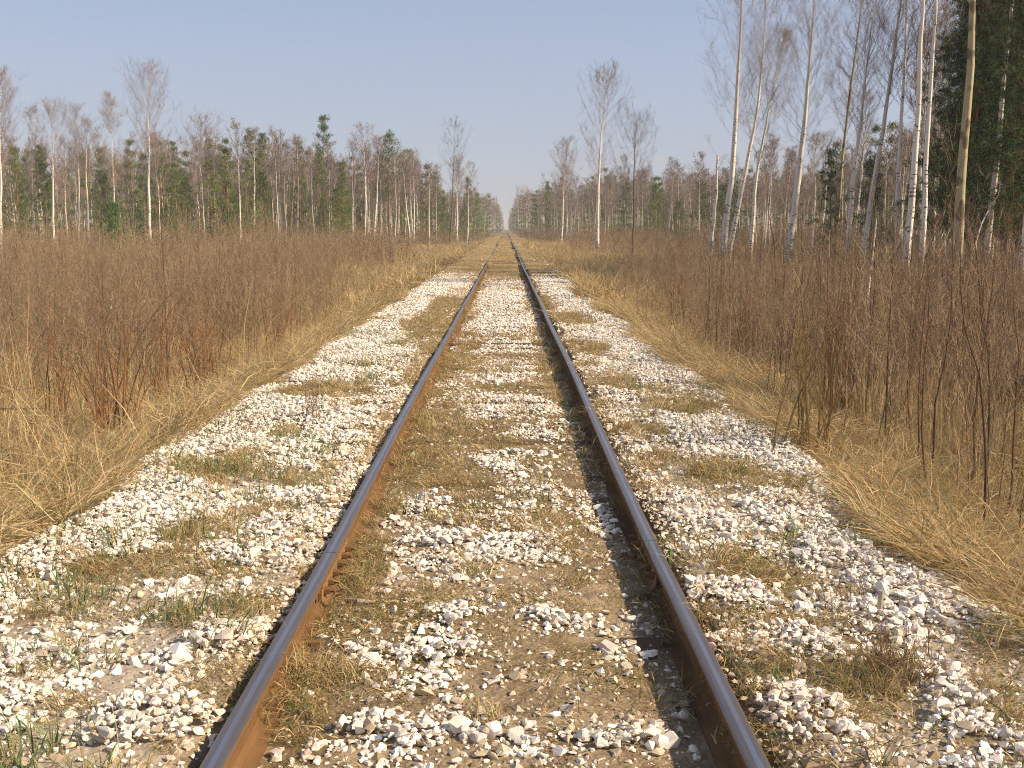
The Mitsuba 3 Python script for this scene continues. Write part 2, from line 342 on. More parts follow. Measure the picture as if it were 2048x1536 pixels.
def make_birch(seed, H=14.0, r0=0.085, lean=(0, 0), bow=0.15, start=0.34, reach=2.0, n1=46, n2=8, n3=6, thick=1.0, twig=(0.155, 0.115, 0.105), bark="birch_bark", kink=0.05, limb=None, steep=1.0, top=1.0, lite=False):
    """A leafless birch: > trunk, crown."""
    rng = np.random.default_rng(seed)
    line = trunk_line(H, lean, bow, rng.uniform(0, 6.28), rng, kink=kink)
    tt = np.linspace(0, 1, len(line))
    tr = Mesh()
    R = r0 * np.interp(tt, [0, 0.04, 0.45, 0.75, 1], [1.25, 1.0, 0.60, 0.27, 0.06])
    keep = tt <= top
    tr.add(*tubes(line[None, keep][:, ::3 if lite else 1], R[None, keep][:, ::3 if lite else 1], 5 if lite else 8), (0, 0, 0))
    cr = Mesh()
    t = start + (0.985 - start) * rng.uniform(0, 1, n1) ** 1.0
    t.sort()
    P0 = at_line(line, t)
    az = np.arange(n1) * 2.4 + rng.normal(0, 0.5, n1)
    shape = np.sin(np.pi * np.clip((t - start) / (1.0 - start) * 0.78 + 0.22, 0, 1)) ** 0.8
    L = reach * 1.75 * (0.25 + 0.75 * shape) * (1 - 0.35 * sstep(0.85, 1.0, t)) * rng.uniform(0.65, 1.15, n1)
    a0 = np.radians(rng.uniform(34, 54, n1)) * steep
    k = 3 if lite else 5
    s = np.linspace(0, 1, k)
    ang = a0[:, None] * (1 - 0.55 * s[None, :])
    step = L[:, None] / (k - 1)
    dx, dz = np.sin(ang) * step, np.cos(ang) * step
    rad = np.concatenate([np.zeros((n1, 1)), np.cumsum(dx[:, :-1], 1)], 1)
    hgt = np.concatenate([np.zeros((n1, 1)), np.cumsum(dz[:, :-1], 1)], 1)
    B = np.stack([P0[:, :1] + np.cos(az)[:, None] * rad, P0[:, 1:2] + np.sin(az)[:, None] * rad, P0[:, 2:] + hgt], -1)
    B[:, 1:] += rng.normal(0, 0.06, (n1, k - 1, 3))
    rb = (0.006 + 0.011 * L / (reach * 2))[:, None] * (1 - 0.75 * s[None]) * thick
    cr.add(*tubes(B, rb, 3), np.repeat(jitter((0.27, 0.22, 0.195), n1, 0.15, rng), k * 3, axis=0))
    # secondary
    m = n1 * n2
    s2 = rng.uniform(0.18, 1.0, (n1, n2))
    ii = np.repeat(np.arange(n1), n2)
    idx = s2.ravel() * (k - 1)
    i0 = np.minimum(idx.astype(int), k - 2)
    A = B[ii, i0] + (B[ii, i0 + 1] - B[ii, i0]) * (idx - i0)[:, None]
    d = unit(unit(B[ii, i0 + 1] - B[ii, i0]) + rng.normal(0, 0.55, (m, 3)) + [0, 0, 0.15])
    l2 = L[ii] * rng.uniform(0.14, 0.42, m) * (1.15 - 0.5 * s2.ravel()) + 0.1
    M2 = A + d * l2[:, None] * 0.5 + rng.normal(0, 0.03, (m, 3))
    E2 = M2 + unit(d + [0, 0, 0.25] + rng.normal(0, 0.25, (m, 3))) * l2[:, None] * 0.5
    S = np.stack([A, M2, E2], 1)
    if lite:
        cr.add(*slivers(A, E2, 0.012 * thick, rng), jitter(twig, m, 0.2, rng, 3))
    else:
        cr.add(*tubes(S, np.broadcast_to(np.array([0.0065, 0.005, 0.0025]) * thick, (m, 3)), 3), np.repeat(jitter(twig, m, 0.2, rng), 9, axis=0))
    # twigs
    q = m * n3
    jj = np.repeat(np.arange(m), n3)
    u = rng.uniform(0.1, 1.0, q)[:, None]
    A3 = np.where(u < 0.5, A[jj] + (M2 - A)[jj] * u * 2, M2[jj] + (E2 - M2)[jj] * (u - 0.5) * 2)
    d3 = unit(unit(E2 - A)[jj] + rng.normal(0, 0.45, (q, 3)) + [0, 0, 0.25])
    E3 = A3 + d3 * rng.uniform(0.15, 0.55, q)[:, None]
    cr.add(*slivers(A3, E3, 0.0085 * thick, rng), jitter(twig, q, 0.22, rng, 3))
    parts = {"trunk": tr.plain(bark), "crown": cr.ply("plant_matter")}
    if limb:  # a low limb: (height share, azimuth, length, rise)
        li = Mesh()
        p0 = at_line(line, np.array([limb[0]]))[0]
        dd = np.array([math.cos(limb[1]), math.sin(limb[1]), limb[3]])
        pts = np.array([p0 + dd * limb[2] * f + np.array([0, 0, 0.12 * limb[2]]) * f * f for f in np.linspace(0, 1, 6)])
        li.add(*tubes(pts[None], (r0 * 0.42 * (1 - 0.85 * np.linspace(0, 1, 6)))[None], 5), (0, 0, 0))
        parts["limb"] = li.plain(bark)
    return parts


def make_pine(seed, H=11.0, r0=0.10, start=0.25, W=1.7, whorls=16, per=5, tufts=8, needles=13, nlen=0.17, nwid=0.022, cone=0.8, droop=0.0, green=(0.060, 0.088, 0.030), bark="pine_bark", lean=(0, 0)):
    """A conifer: > trunk, crown (limbs), needles."""
    rng = np.random.default_rng(seed)
    line = trunk_line(H, lean, 0.1, rng.uniform(0, 6.28), rng, k=12, kink=0.03)
    tr = Mesh()
    tr.add(*tubes(line[None], (r0 * np.interp(np.linspace(0, 1, 12), [0, 0.05, 1], [1.2, 1, 0.08]))[None], 8), (0, 0, 0))
    n = whorls * per
    w = np.repeat(np.arange(whorls), per)
    t = start + (0.97 - start) * (w / (whorls - 1)) + rng.normal(0, 0.012, n)
    t = np.clip(t, 0.02, 0.985)
    P0 = at_line(line, t)
    az = w * 0.9 + np.tile(np.arange(per), whorls) * 6.283 / per + rng.normal(0, 0.35, n)
    L = (W * (1.03 - (t - start) / (1 - start)) ** cone * rng.uniform(0.45, 1.15, n)) + 0.12
    rise = np.radians(rng.uniform(-8, 28, n) + 40 * ((t - start) / (1 - start)) ** 2 - droop)
    k = 4
    s = np.linspace(0, 1, k)
    d = np.stack([np.cos(az) * np.cos(rise), np.sin(az) * np.cos(rise), np.sin(rise)], 1)
    B = P0[:, None] + d[:, None] * (L[:, None] * s)[..., None] + np.array([0, 0, 1.0]) * (0.22 * L[:, None] * s * s)[..., None]
    cr = Mesh()
    cr.add(*tubes(B, (0.008 + 0.009 * L)[:, None] * (1 - 0.8 * s), 3), np.repeat(jitter((0.17, 0.10, 0.055), n, 0.15, rng), k * 3, axis=0))
    m = n * tufts
    ii = np.repeat(np.arange(n), tufts)
    u = 1 - rng.uniform(0, 0.72, m) ** 1.3
    idx = u * (k - 1)
    i0 = np.minimum(idx.astype(int), k - 2)
    A = B[ii, i0] + (B[ii, i0 + 1] - B[ii, i0]) * (idx - i0)[:, None]
    A = A + rng.normal(0, 1, (m, 3)) * (0.05 + 0.13 * L[ii])[:, None] * [1, 1, 0.5]
    out = unit(d[ii] + [0, 0, 0.6])
    q = m * needles
    jj = np.repeat(np.arange(m), needles)
    dn = unit(out[jj] * 0.5 + rng.normal(0, 0.8, (q, 3)))
    base = A[jj] + rng.normal(0, nlen * 0.28, (q, 3))
    tuftcol = jitter(green, m, 0.28, rng)
    ne = Mesh()
    ne.add(*slivers(base, base + dn * (nlen * rng.uniform(0.6, 1.2, q))[:, None], nwid, rng), np.repeat(tuftcol[jj] * np.exp(rng.normal(0, 0.15, (q, 1))), 3, axis=0))
    return {"trunk": tr.plain(bark), "crown": cr.ply("plant_matter"), "needles": ne.ply("plant_matter")}


def sapling_mesh(mesh_stem, mesh_twig, rng, base, H, r0, nb, nt, colour, twigcol, lean=0.12, spread=0.32, width=0.006, sides=5, droop=0.0, lite=False):
    """Adds one bare whippy stem with its side twigs."""
    k = 5 if lite else 8
    t = np.linspace(0, 1, k)
    az = rng.uniform(0, 6.283)
    ln = abs(rng.normal(0, lean)) * H
    off = rng.normal(0, 0.018 * H, (k, 2)).cumsum(0) * 0.5
    off -= off[0]
    line = np.stack([base[0] + math.cos(az) * ln * t ** 1.6 + off[:, 0], base[1] + math.sin(az) * ln * t ** 1.6 + off[:, 1], base[2] + H * t - droop * ln * t ** 3], 1)
    mesh_stem.add(*tubes(line[None], (r0 * (1 - 0.86 * t))[None], sides), jitter(colour, k, 0.10, rng, sides))
    if nb:
        tb = 0.22 + 0.76 * rng.uniform(0, 1, nb) ** 0.9
        A = at_line(line, tb)
        ang = rng.uniform(0, 6.283, nb)
        up = rng.uniform(0.9, 2.2, nb)
        d = unit(np.stack([np.cos(ang), np.sin(ang), up], 1))
        l = H * spread * (1.15 - 0.75 * tb) * rng.uniform(0.5, 1.2, nb)
        M2 = A + d * l[:, None] * 0.55
        E2 = M2 + unit(d + [0, 0, 0.5] + rng.normal(0, 0.2, (nb, 3))) * l[:, None] * 0.5
        if lite:
            mesh_twig.add(*slivers(A, M2, width, rng), jitter(twigcol, nb, 0.18, rng, 3))
            mesh_twig.add(*slivers(M2, E2, width * 0.8, rng), jitter(twigcol, nb, 0.18, rng, 3))
        else:
            mesh_twig.add(*tubes(np.stack([A, M2, E2], 1), np.array([0.55, 0.36, 0.12]) * np.minimum(width, r0 * 0.55) * np.ones((nb, 1)), 3), jitter(twigcol, nb, 0.18, rng, 9))
        q = nb * nt
        jj = np.repeat(np.arange(nb), nt)
        u = rng.uniform(0.15, 1, q)[:, None]
        A3 = A[jj] + (E2 - A)[jj] * u
        E3 = A3 + unit(unit(E2 - A)[jj] + rng.normal(0, 0.45, (q, 3))) * (l[jj] * rng.uniform(0.2, 0.55, q))[:, None]
        mesh_twig.add(*slivers(A3, E3, width * 0.75, rng), jitter(twigcol, q, 0.2, rng, 3))
    return line


STEM, TWIG = (0.235, 0.165, 0.10), (0.29, 0.22, 0.145)


def cover(L, x, y, soft=(0.55, 1.45)):
    """The strongest of the patches L at the points, with ragged edges."""
    r = 0.55 * (np_noise(x * 3.1, y * 3.1, seed=11) - 0.5) + 0.7 * (np_noise(x * 9.0, y * 9.0, seed=12) - 0.5)
    out = np.zeros(np.shape(x))
    for cx, cy, rx, ry, s in L:
        near = (np.abs(x - cx) < rx * 1.7) & (np.abs(y - cy) < ry * 1.7)
        if near.any():
            q = ((x[near] - cx) / rx) ** 2 + ((y[near] - cy) / ry) ** 2 + r[near]
            out[near] = np.maximum(out[near], s * (1 - sstep(soft[0], soft[1], q)))
    return out


def edges(y):
    """Where the open ballast ends on either side."""
    return -2.38 - 0.09 * np.sin(y * 0.9) + 0.42 * (np_noise(y * 0.75, 0 * y, seed=21) - 0.5), 2.13 + 0.09 * np.sin(y * 0.7 + 1) + 0.40 * (np_noise(y * 0.8, 0 * y, seed=22) - 0.5)


def openness(x, y):
    """Share of the ground covered by white stones, 0 to 1."""
    base = 0.34 * sstep(0.40, 0.70, np_noise(x * 1.5, y * 1.0, seed=13)) + 0.10
    s = np.maximum(base, cover(STONE, x, y))
    out = (np.abs(x) > 0.95)
    s = np.maximum(s, out * (0.34 + 0.50 * sstep(0.42, 0.58, np_noise(x * 1.2, y * 0.9, seed=16))))
    g = cover(GRASS, x, y)
    row = np.cos((y - 4.43) * 2 * np.pi / 0.625)  # over the sleepers the ballast lies thinner
    s = s * np.where(np.abs(x) < 1.35, 1.0 - 0.42 * sstep(0.0, 0.9, row), 1.0)
    s = s * (1 - 0.88 * g) * (1 - 0.80 * cover(BARE, x, y))
    streak = 0.45 + 0.75 * sstep(0.35, 0.6, np_noise(x * 4.0, y * 3.0, seed=14))
    s = s * np.minimum(1.05, streak + 0.55 * (s > 0.7))
    el, er = edges(y)
    tongue = np.maximum(sstep(el + 1.0, el + 0.1, x), 0.7 * sstep(er - 0.8, er - 0.1, x)) * sstep(0.50, 0.60, np_noise(x * 0.45, y * 0.85, seed=23)) * (cover(STONE, x, y) < 0.85)
    s = s * (1 - 0.85 * tongue)  # grass creeps in from the edges
    s = s * sstep(el - 0.08, el + 0.06, x) * (1 - sstep(er - 0.06, er + 0.08, x))
    s = s * (1 - 0.96 * sstep(30, 45, y + 10 * (np_noise(x * 0.8, y * 0.15, seed=18) - 0.5)))
    return np.clip(s, 0, 1)


# ---------------------------------------------------------------- ground
def graded(limit, fine, step, growth):
    out, d = [0.0], step
    while out[-1] < limit:
        out.append(out[-1] + d)
        if out[-1] > fine:
            d *= growth
    return np.array(out)


gx = graded(2600, 4.0, 0.09, 1.09)
gx = np.concatenate([-gx[:0:-1], gx])
gy = np.concatenate([[-60, -20, -6, -2], graded(4200, 14.0, 0.11, 1.035)])
X, Y = np.meshgrid(gx, gy)
ids = np.arange(X.size).reshape(X.shape)
quads = np.stack([ids[:-1, :-1], ids[:-1, 1:], ids[1:, 1:], ids[1:, :-1]], -1).reshape(-1, 4)
gm = (np.stack([X, Y, gz(X, Y)], -1).reshape(-1, 3), quads)
scene["ground"] = mikit.ply(gm, "earth", smooth=True)
tag("ground", "low earth bank with dry grassy strips beside it and marshy plain beyond", kind="structure")

# ---------------------------------------------------------------- ballast
rng = np.random.default_rng(7)


def stone_shape(r):
    p = r.normal(size=(11, 3))
    p /= np.linalg.norm(p, axis=1, keepdims=True)
    p *= np.array([1.0, r.uniform(0.62, 0.95), r.uniform(0.45, 0.75)]) * r.uniform(0.90, 1.06, (11, 1))
    h = trimesh.convex.convex_hull(p)
    return np.array(h.vertices) * 0.5, np.array(h.faces)


SHAPES = [stone_shape(rng) for _ in range(40)]


def stone_spots(y0, y1, per_m2, size, spread):
    n = int((y1 - y0) * 6.4 * per_m2)
    x, y = rng.uniform(-3.1, 3.1, n), rng.uniform(y0, y1, n)
    s = openness(x, y)
    ok = (rng.uniform(0, 1, n) < s) & in_view(x, y, 0.8) & ((np.abs(np.abs(x) - 0.796) > 0.085) | ((np.abs(x) > 0.845) & (np.abs(x) < 0.90)))
    x, y, s = x[ok], y[ok], s[ok]
    d = size * np.exp(rng.normal(0, spread, len(x)))
    return x, y, s, d


spots = [stone_spots(2.2, 8.0, 2900, 0.0275, 0.40), stone_spots(8.0, 17.0, 1900, 0.032, 0.32), stone_spots(17.0, 48.0, 720, 0.050, 0.25), stone_spots(46.0, 120.0, 60, 0.10, 0.25)]
big = rng.uniform(0, 1, 140)
bx, by = rng.uniform(-2.4, 2.1, 380), rng.uniform(2.6, 9.0, 380)
bo = (openness(bx, by) > 0.15) & in_view(bx, by) & (np.abs(np.abs(bx) - 0.796) > 0.1)
spots.append((bx[bo], by[bo], openness(bx[bo], by[bo]), rng.uniform(0.045, 0.068, bo.sum())))
sx, sy, ss, sd = (np.concatenate([p[k] for p in spots]) for k in range(4))
pile = rng.uniform(0, 1, len(sx)) * 0.045 * sstep(0.45, 1.0, ss)
szz = gz(sx, sy) + sd * 0.12 + pile
srot, stilt, staz = rng.uniform(0, 6.283, len(sx)), rng.normal(0, 0.28, len(sx)), rng.uniform(0, 6.283, len(sx))
shape_no = rng.integers(0, len(SHAPES), len(sx))
tone = np.array([0.80, 0.755, 0.695]) * np.exp(rng.normal(-0.04, 0.13, (len(sx), 1))) * (1 + rng.normal(0, 0.018, (len(sx), 3)))
rusty = np.clip(1 - np.abs(np.abs(sx) - 0.796) / 0.45, 0, 1)[:, None] * rng.uniform(0, 0.8, (len(sx), 1))
tone = tone * (1 - rusty * np.array([0.10, 0.28, 0.48]))
dirty = (rng.uniform(0, 1, len(sx)) < 0.13 + 0.25 * (ss < 0.4))[:, None]
tone = np.where(dirty, tone * np.array([0.66, 0.60, 0.50]), tone)


def stone_vertices(idx, k):
    v, f = SHAPES[k]
    c, s_ = np.cos(srot[idx]), np.sin(srot[idx])
    Z = np.zeros_like(c)
    Rz = np.stack([c, -s_, Z, s_, c, Z, Z, Z, Z + 1], -1).reshape(-1, 3, 3)
    ax = np.stack([np.cos(staz[idx]), np.sin(staz[idx]), Z], -1)
    ct, st = np.cos(stilt[idx]), np.sin(stilt[idx])
    K = np.stack([Z, -ax[:, 2], ax[:, 1], ax[:, 2], Z, -ax[:, 0], -ax[:, 1], ax[:, 0], Z], -1).reshape(-1, 3, 3)
    Rt = np.eye(3) + st[:, None, None] * K + (1 - ct)[:, None, None] * (K @ K)
    out = np.einsum("nij,vj->nvi", Rt @ Rz, v) * sd[idx][:, None, None]
    return out + np.stack([sx[idx], sy[idx], szz[idx]], -1)[:, None], f


seen_px = sd / sy * 1125
framed = (np.abs(sx - 0.064) < sy * 0.45) & (sy > 3.15)
large = np.argsort(-np.where(framed & (pile > 0.012 * (ss > 0.6)), seen_px, 0))[:300]
mask = np.zeros(len(sx), bool)
mask[large] = True
labels["ballast"] = {"label": "patchy bed of white crushed limestone under and beside the rails", "kind": "structure"}
gm_ = Mesh()
for k in range(len(SHAPES)):
    idx = np.nonzero((shape_no == k) & ~mask)[0]
    if len(idx):
        v, f = stone_vertices(idx, k)
        m = v.shape[1]
        gm_.add(v, (f[None] + (np.arange(len(idx)) * m)[:, None, None]).reshape(-1, 3), np.repeat(tone[idx], m, axis=0))
# grit and chips in the bare soil
gn = 46000
gx_, gy_ = rng.uniform(-2.5, 2.3, gn), 2.4 + 9.0 * rng.uniform(0, 1, gn) ** 1.3
gel, ger = edges(gy_)
gk = in_view(gx_, gy_, 0.3) & (gx_ > gel) & (gx_ < ger) & (rng.uniform(0, 1, gn) < 0.25 + 0.75 * sstep(0.45, 0.65, np_noise(gx_ * 2.2, gy_ * 2.2, seed=19))) & (np.abs(np.abs(gx_) - 0.796) > 0.07)
gx_, gy_ = gx_[gk], gy_[gk]
gd = 0.0075 * np.exp(rng.normal(0, 0.45, len(gx_)))
oct_v = np.array([[1, 0, 0], [-1, 0, 0], [0, 1, 0], [0, -1, 0], [0, 0, 0.8]], float)
oct_f = np.array([[0, 2, 4], [2, 1, 4], [1, 3, 4], [3, 0, 4]])
ga = rng.uniform(0, 6.283, len(gx_))
gv = np.stack([np.cos(ga)[:, None] * oct_v[:, 0] - np.sin(ga)[:, None] * oct_v[:, 1], np.sin(ga)[:, None] * oct_v[:, 0] + np.cos(ga)[:, None] * oct_v[:, 1], np.broadcast_to(oct_v[:, 2], (len(ga), 5))], -1) * rng.uniform(0.6, 1.3, (len(ga), 5, 1))
gv = gv * gd[:, None, None] + np.stack([gx_, gy_, gz(gx_, gy_) - 0.001], -1)[:, None]
gcol = np.where(rng.uniform(0, 1, (len(ga), 1)) < 0.45, np.array([0.62, 0.56, 0.48]), np.array([0.30, 0.23, 0.15])) * np.exp(rng.normal(0, 0.25, (len(ga), 1)))
gm_.add(gv, (oct_f[None] + (np.arange(len(ga)) * 5)[:, None, None]).reshape(-1, 3), np.repeat(gcol, 5, axis=0))
scene["ballast__gravel"] = gm_.ply("stone_matter")
labels["ballast__gravel"] = {"label": "white crushed limestone in heaps and streaks", "kind": "stuff"}
for i in large:
    v, f = stone_vertices(np.array([i]), shape_no[i])
    g1 = Mesh()
    g1.add(v, f, tone[i])
    n = counts.get("ballast__stone", 0)
    scene[key_of("ballast__stone")] = g1.ply("stone_matter")

# ---------------------------------------------------------------- sleepers
ORD = "first second third fourth fifth sixth seventh eighth ninth tenth eleventh twelfth thirteenth fourteenth fifteenth sixteenth seventeenth eighteenth nineteenth twentieth twenty-first twenty-second".split()
SPECIAL = {1: "dark timber sleeper with a bare end showing in the white ballast, second from the camera", 2: "timber sleeper under the near end of the bolted rail joints, third from the camera",
           20: "dark timber sleeper bared across the whole track", 19: "brown timber sleeper half covered in dry grass, just before the fully bared one"}
for q in range(21):
    y = 4.43 + 0.625 * (q - 1) + float(rng.normal(0, 0.02)) * (q > 3)
    top = 0.040 if q == 20 else float(rng.uniform(0.000, 0.016))
    x0, x1 = -1.375 + float(rng.normal(0, 0.02)), 1.375 + float(rng.normal(0, 0.02))
    label = SPECIAL.get(q, f"worn timber sleeper mostly buried under ballast and turf, {ORD[q]} from the camera")
    k = key_of("sleeper")
    w, h = 0.23, 0.18
    b = trimesh.creation.box([x1 - x0, w, h])
    b = b.subdivide().subdivide().subdivide()
    v = np.array(b.vertices)
    v[:, 2] -= 0.012 * (np.abs(v[:, 1]) > w / 2 - 0.03) * (v[:, 2] > 0)
    v += np.stack([0 * v[:, 0], 0.012 * (np_noise(v[:, 0] * 3, v[:, 1] * 9, seed=5) - 0.5), 0.010 * (np_noise(v[:, 0] * 4, v[:, 1] * 22, seed=6) - 0.5)], -1)
    v += [(x0 + x1) / 2, y, top - h / 2]
    scene[k] = mikit.ply((v, b.faces), "sleeper_wood", smooth=40)
    tag(k, label, "sleeper", "timber sleepers of the track")

# ---------------------------------------------------------------- rails
HALF = [(0.0, 0.152), (0.010, 0.1518), (0.020, 0.1510), (0.027, 0.1495), (0.032, 0.1470), (0.0350, 0.1430), (0.0358, 0.1380), (0.0360, 0.1250), (0.0350, 0.1200), (0.016, 0.1120),
        (0.0095, 0.1020), (0.0080, 0.085), (0.0080, 0.060), (0.0085, 0.042), (0.013, 0.030), (0.026, 0.0225), (0.060, 0.0120), (0.066, 0.0100), (0.066, 0.0)]
PROFILE = np.array(HALF + [(-x, z) for x, z in HALF[::-1]][:-1])


def sway(side, y):
    """The old track is not quite straight."""
    y = np.asarray(y, float)
    far = sstep(25, 70, y)
    dx = far * (0.045 * np.sin(y * 0.085 + side) + 0.03 * np.sin(y * 0.21 + 2.2 * side)) + 0.006 * np.sin(y * 0.55 + side)
    dz = far * (0.05 * np.sin(y * 0.06 + 0.5) + 0.03 * np.sin(y * 0.19 + side)) + 0.006 * np.sin(y * 0.5 + 1.0)
    return dx, dz - 0.006 * np.exp(-((y - 5.35) / 0.8) ** 2)


def rail_mesh(side, y0, y1):
    n = max(2, int((y1 - y0) / (0.4 if y1 < 40 else 1.6)) + 1)
    ys = np.linspace(y0, y1, n)
    dx, dz = sway(side, ys)
    m = len(PROFILE)
    seg = []
    v = np.stack([side * 0.796 + dx[:, None] + PROFILE[None, :, 0], np.broadcast_to(ys[:, None], (n, m)), dz[:, None] + PROFILE[None, :, 1]], -1)
    uv = np.broadcast_to(PROFILE[None], (n, m, 2)).reshape(-1, 2)
    i, j = np.meshgrid(np.arange(n - 1), np.arange(m), indexing="ij")
    q = np.stack([i * m + j, (i + 1) * m + j, (i + 1) * m + (j + 1) % m, i * m + (j + 1) % m], -1).reshape(-1, 4)
    f = np.vstack([q[:, [0, 1, 2]], q[:, [0, 2, 3]]])
    ends = np.array([[k, k + 1, m - 1 - k] for k in range(0, 0)]).reshape(-1, 3).astype(int)
    cap = np.array([[0, k, k + 1] for k in range(1, m - 1)])
    tri = trimesh.creation.triangulate_polygon(__import__("shapely").geometry.Polygon(PROFILE), engine="earcut")
    pv, pf = tri
    # the caps as their own vertices
    base = n * m
    caps_v, caps_uv, caps_f = [], [], []
    for e, yy in ((0, y0), (1, y1)):
        ddx, ddz = sway(side, yy)
        caps_v.append(np.stack([side * 0.796 + ddx + pv[:, 0], np.full(len(pv), yy), ddz + pv[:, 1]], -1))
        caps_uv.append(np.array(pv))
        caps_f.append((pf if e == 0 else pf[:, ::-1]) + base + e * len(pv))
    return (np.vstack([v.reshape(-1, 3), *caps_v]), np.vstack([f, *caps_f])), np.vstack([uv, *caps_uv])


def box_at(m, lo, hi, c=(0, 0, 0)):
    lo, hi = np.array(lo, float), np.array(hi, float)
    b = trimesh.creation.box(hi - lo)
    m.add(np.array(b.vertices) + (lo + hi) / 2, b.faces, c)


for side, yj, word in ((-1, 5.29, "left"), (1, 5.50, "right")):
    runs = [(0.4, yj - 0.004, f"near rusty rail length on the {word}, between the camera and the bolted joint"),
            (yj + 0.004, yj + 25.0, f"rusty rail length on the {word}, running on from the bolted joint"),
            (yj + 25.008, yj + 50.0, f"third rail length on the {word}, past the last large white ballast patch"),
            (yj + 50.008, 900.0, f"last visible stretch of the {word} rail, shrinking towards the horizon")]
    for no, (y0, y1, label) in enumerate(runs):
        k = key_of("rail")
        mesh, uv = rail_mesh(side, y0, y1)
        scene[f"{k}__steel_bar"] = mikit.ply(mesh, "rail_steel", smooth=False, uv=uv)
        tag(k, label, "rail", "rails of the track")
        if no == 0:  # fishplates and their bolts hang on the near length
            dx, dz = (float(q) for q in sway(side, yj))
            for face in (-1, 1):
                fp = Mesh()
                sec = np.array([(0.012, 0.114), (0.030, 0.1175), (0.034, 0.110), (0.026, 0.098), (0.026, 0.048), (0.040, 0.0300), (0.050, 0.0260), (0.040, 0.0205), (0.010, 0.034)])
                pv, pf = trimesh.creation.triangulate_polygon(__import__("shapely").geometry.Polygon(sec), engine="earcut")
                e = trimesh.creation.extrude_triangulation(np.array(pv), pf, 0.82)
                ev = np.array(e.vertices)
                v = np.stack([side * 0.796 + dx + face * ev[:, 0], yj - 0.41 + ev[:, 2], ev[:, 1] + dz], -1)
                fp.add(v, e.faces if face < 0 else e.faces[:, ::-1], (0, 0, 0))
                scene[key_of(f"{k}__fishplate")] = fp.plain("rusty_iron", smooth=False)
                for off in (-0.34, -0.21, -0.075, 0.075, 0.21, 0.34):
                    bo = trimesh.creation.cylinder(radius=0.0185, height=0.028, sections=6)
                    st = trimesh.creation.cylinder(radius=0.011, height=0.050, sections=8)
                    st.apply_translation([0, 0, 0.012])
                    bb = trimesh.util.concatenate([bo, st])
                    bb.apply_transform(trimesh.transformations.rotation_matrix(face * np.pi / 2, [0, 1, 0]))
                    bb.apply_translation([side * 0.796 + dx + face * 0.038, yj + off, 0.074 + dz])
                    scene[key_of(f"{k}__bolt")] = mikit.ply(bb, "rusty_iron")
            hole = trimesh.creation.cylinder(radius=0.017, height=0.0175, sections=16)
            hole.apply_transform(trimesh.transformations.rotation_matrix(np.pi / 2, [0, 1, 0]))
            hole.apply_translation([side * 0.796 + dx, yj - 0.47, 0.074 + dz])
            scene[f"{k}__bolt_hole"] = mikit.ply(hole, twosided({"type": "diffuse", "reflectance": rgb(0.012, 0.010, 0.009)}))
            labels[f"{k}__bolt_hole"] = {"label": "empty dark bolt hole beside the joint plate"}
    # base plates and spikes on the bared sleepers
    for y in (4.43, 5.055, 5.68, 16.305):
        pl = Mesh()
        dx, dz = (float(q) for q in sway(side, y))
        X0 = side * 0.796 + dx
        bz = dz + 0.002
        box_at(pl, (X0 - 0.155, y - 0.085, bz - 0.018), (X0 + 0.155, y + 0.085, bz - 0.0035))
        k = key_of("base_plate")
        scene[f"{k}__plate"] = pl.plain("rusty_iron", smooth=False)
        for face in (-1, 1):
            sp = Mesh()
            box_at(sp, (X0 + face * 0.080 - 0.018, y - 0.045, bz - 0.002), (X0 + face * 0.080 + 0.018, y - 0.015, bz + 0.032))
            scene[key_of(f"{k}__spike")] = sp.plain("rusty_iron", smooth=False)
        where = {4.43: "second sleeper from the camera", 5.055: "third sleeper from the camera", 5.68: "fourth sleeper from the camera", 16.305: "fully bared dark sleeper"}[y]
        tag(k, f"rusty base plate under the {'left' if side < 0 else 'right'} rail on the {where}", "rail fastening", "rusty base plates under the rails")

# ---------------------------------------------------------------- grass: patches scattered over the ground
STRAW, OLIVE, GREEN = (0.53, 0.425, 0.25), (0.31, 0.26, 0.10), (0.15, 0.225, 0.095)


def grass_patch(seed, radius, n, length, width, tilt, bend, colours, upright=0.0, thatch=0.0):
    rng = np.random.default_rng(seed)
    m = Mesh()
    r, a = radius * np.sqrt(rng.uniform(0, 1, n)), rng.uniform(0, 6.283, n)
    base = np.stack([r * np.cos(a), r * np.sin(a), np.full(n, -0.015)], 1)
    lay = 6.283 * meshkit.noise(np.stack([base[:, 0] * 1.2 / max(radius, 0.3), base[:, 1] * 1.2 / max(radius, 0.3), 0 * r], -1), seed) * 2 + rng.normal(0, 0.9, n)
    tl = np.radians(np.clip(rng.normal(tilt, 14, n), 0, 86))
    tl = np.where(rng.uniform(0, 1, n) < upright, np.radians(rng.uniform(5, 35, n)), tl)
    d = np.stack([np.sin(tl) * np.cos(lay), np.sin(tl) * np.sin(lay), np.cos(tl)], 1)
    base[:, 2] += thatch * rng.uniform(0, 1, n) ** 2
    L = length * np.exp(rng.normal(0, 0.35, n))
    v, f = blades(base, d, L, width * rng.uniform(0.6, 1.3, n), rng.uniform(0.1, bend, n), rng)
    pick = rng.choice(len(colours), n, p=[c[1] for c in colours])
    col = np.array([c[0] for c in colours])[pick] * np.exp(rng.normal(0, 0.24, (n, 1))) * (1 + rng.normal(0, 0.04, (n, 3)))
    m.add(v, f, np.repeat(col, 5, axis=0))
    return m.ply("grass_matter")


def group(name, d):
    scene[name] = {"type": "shapegroup", "blades": d}
    return name


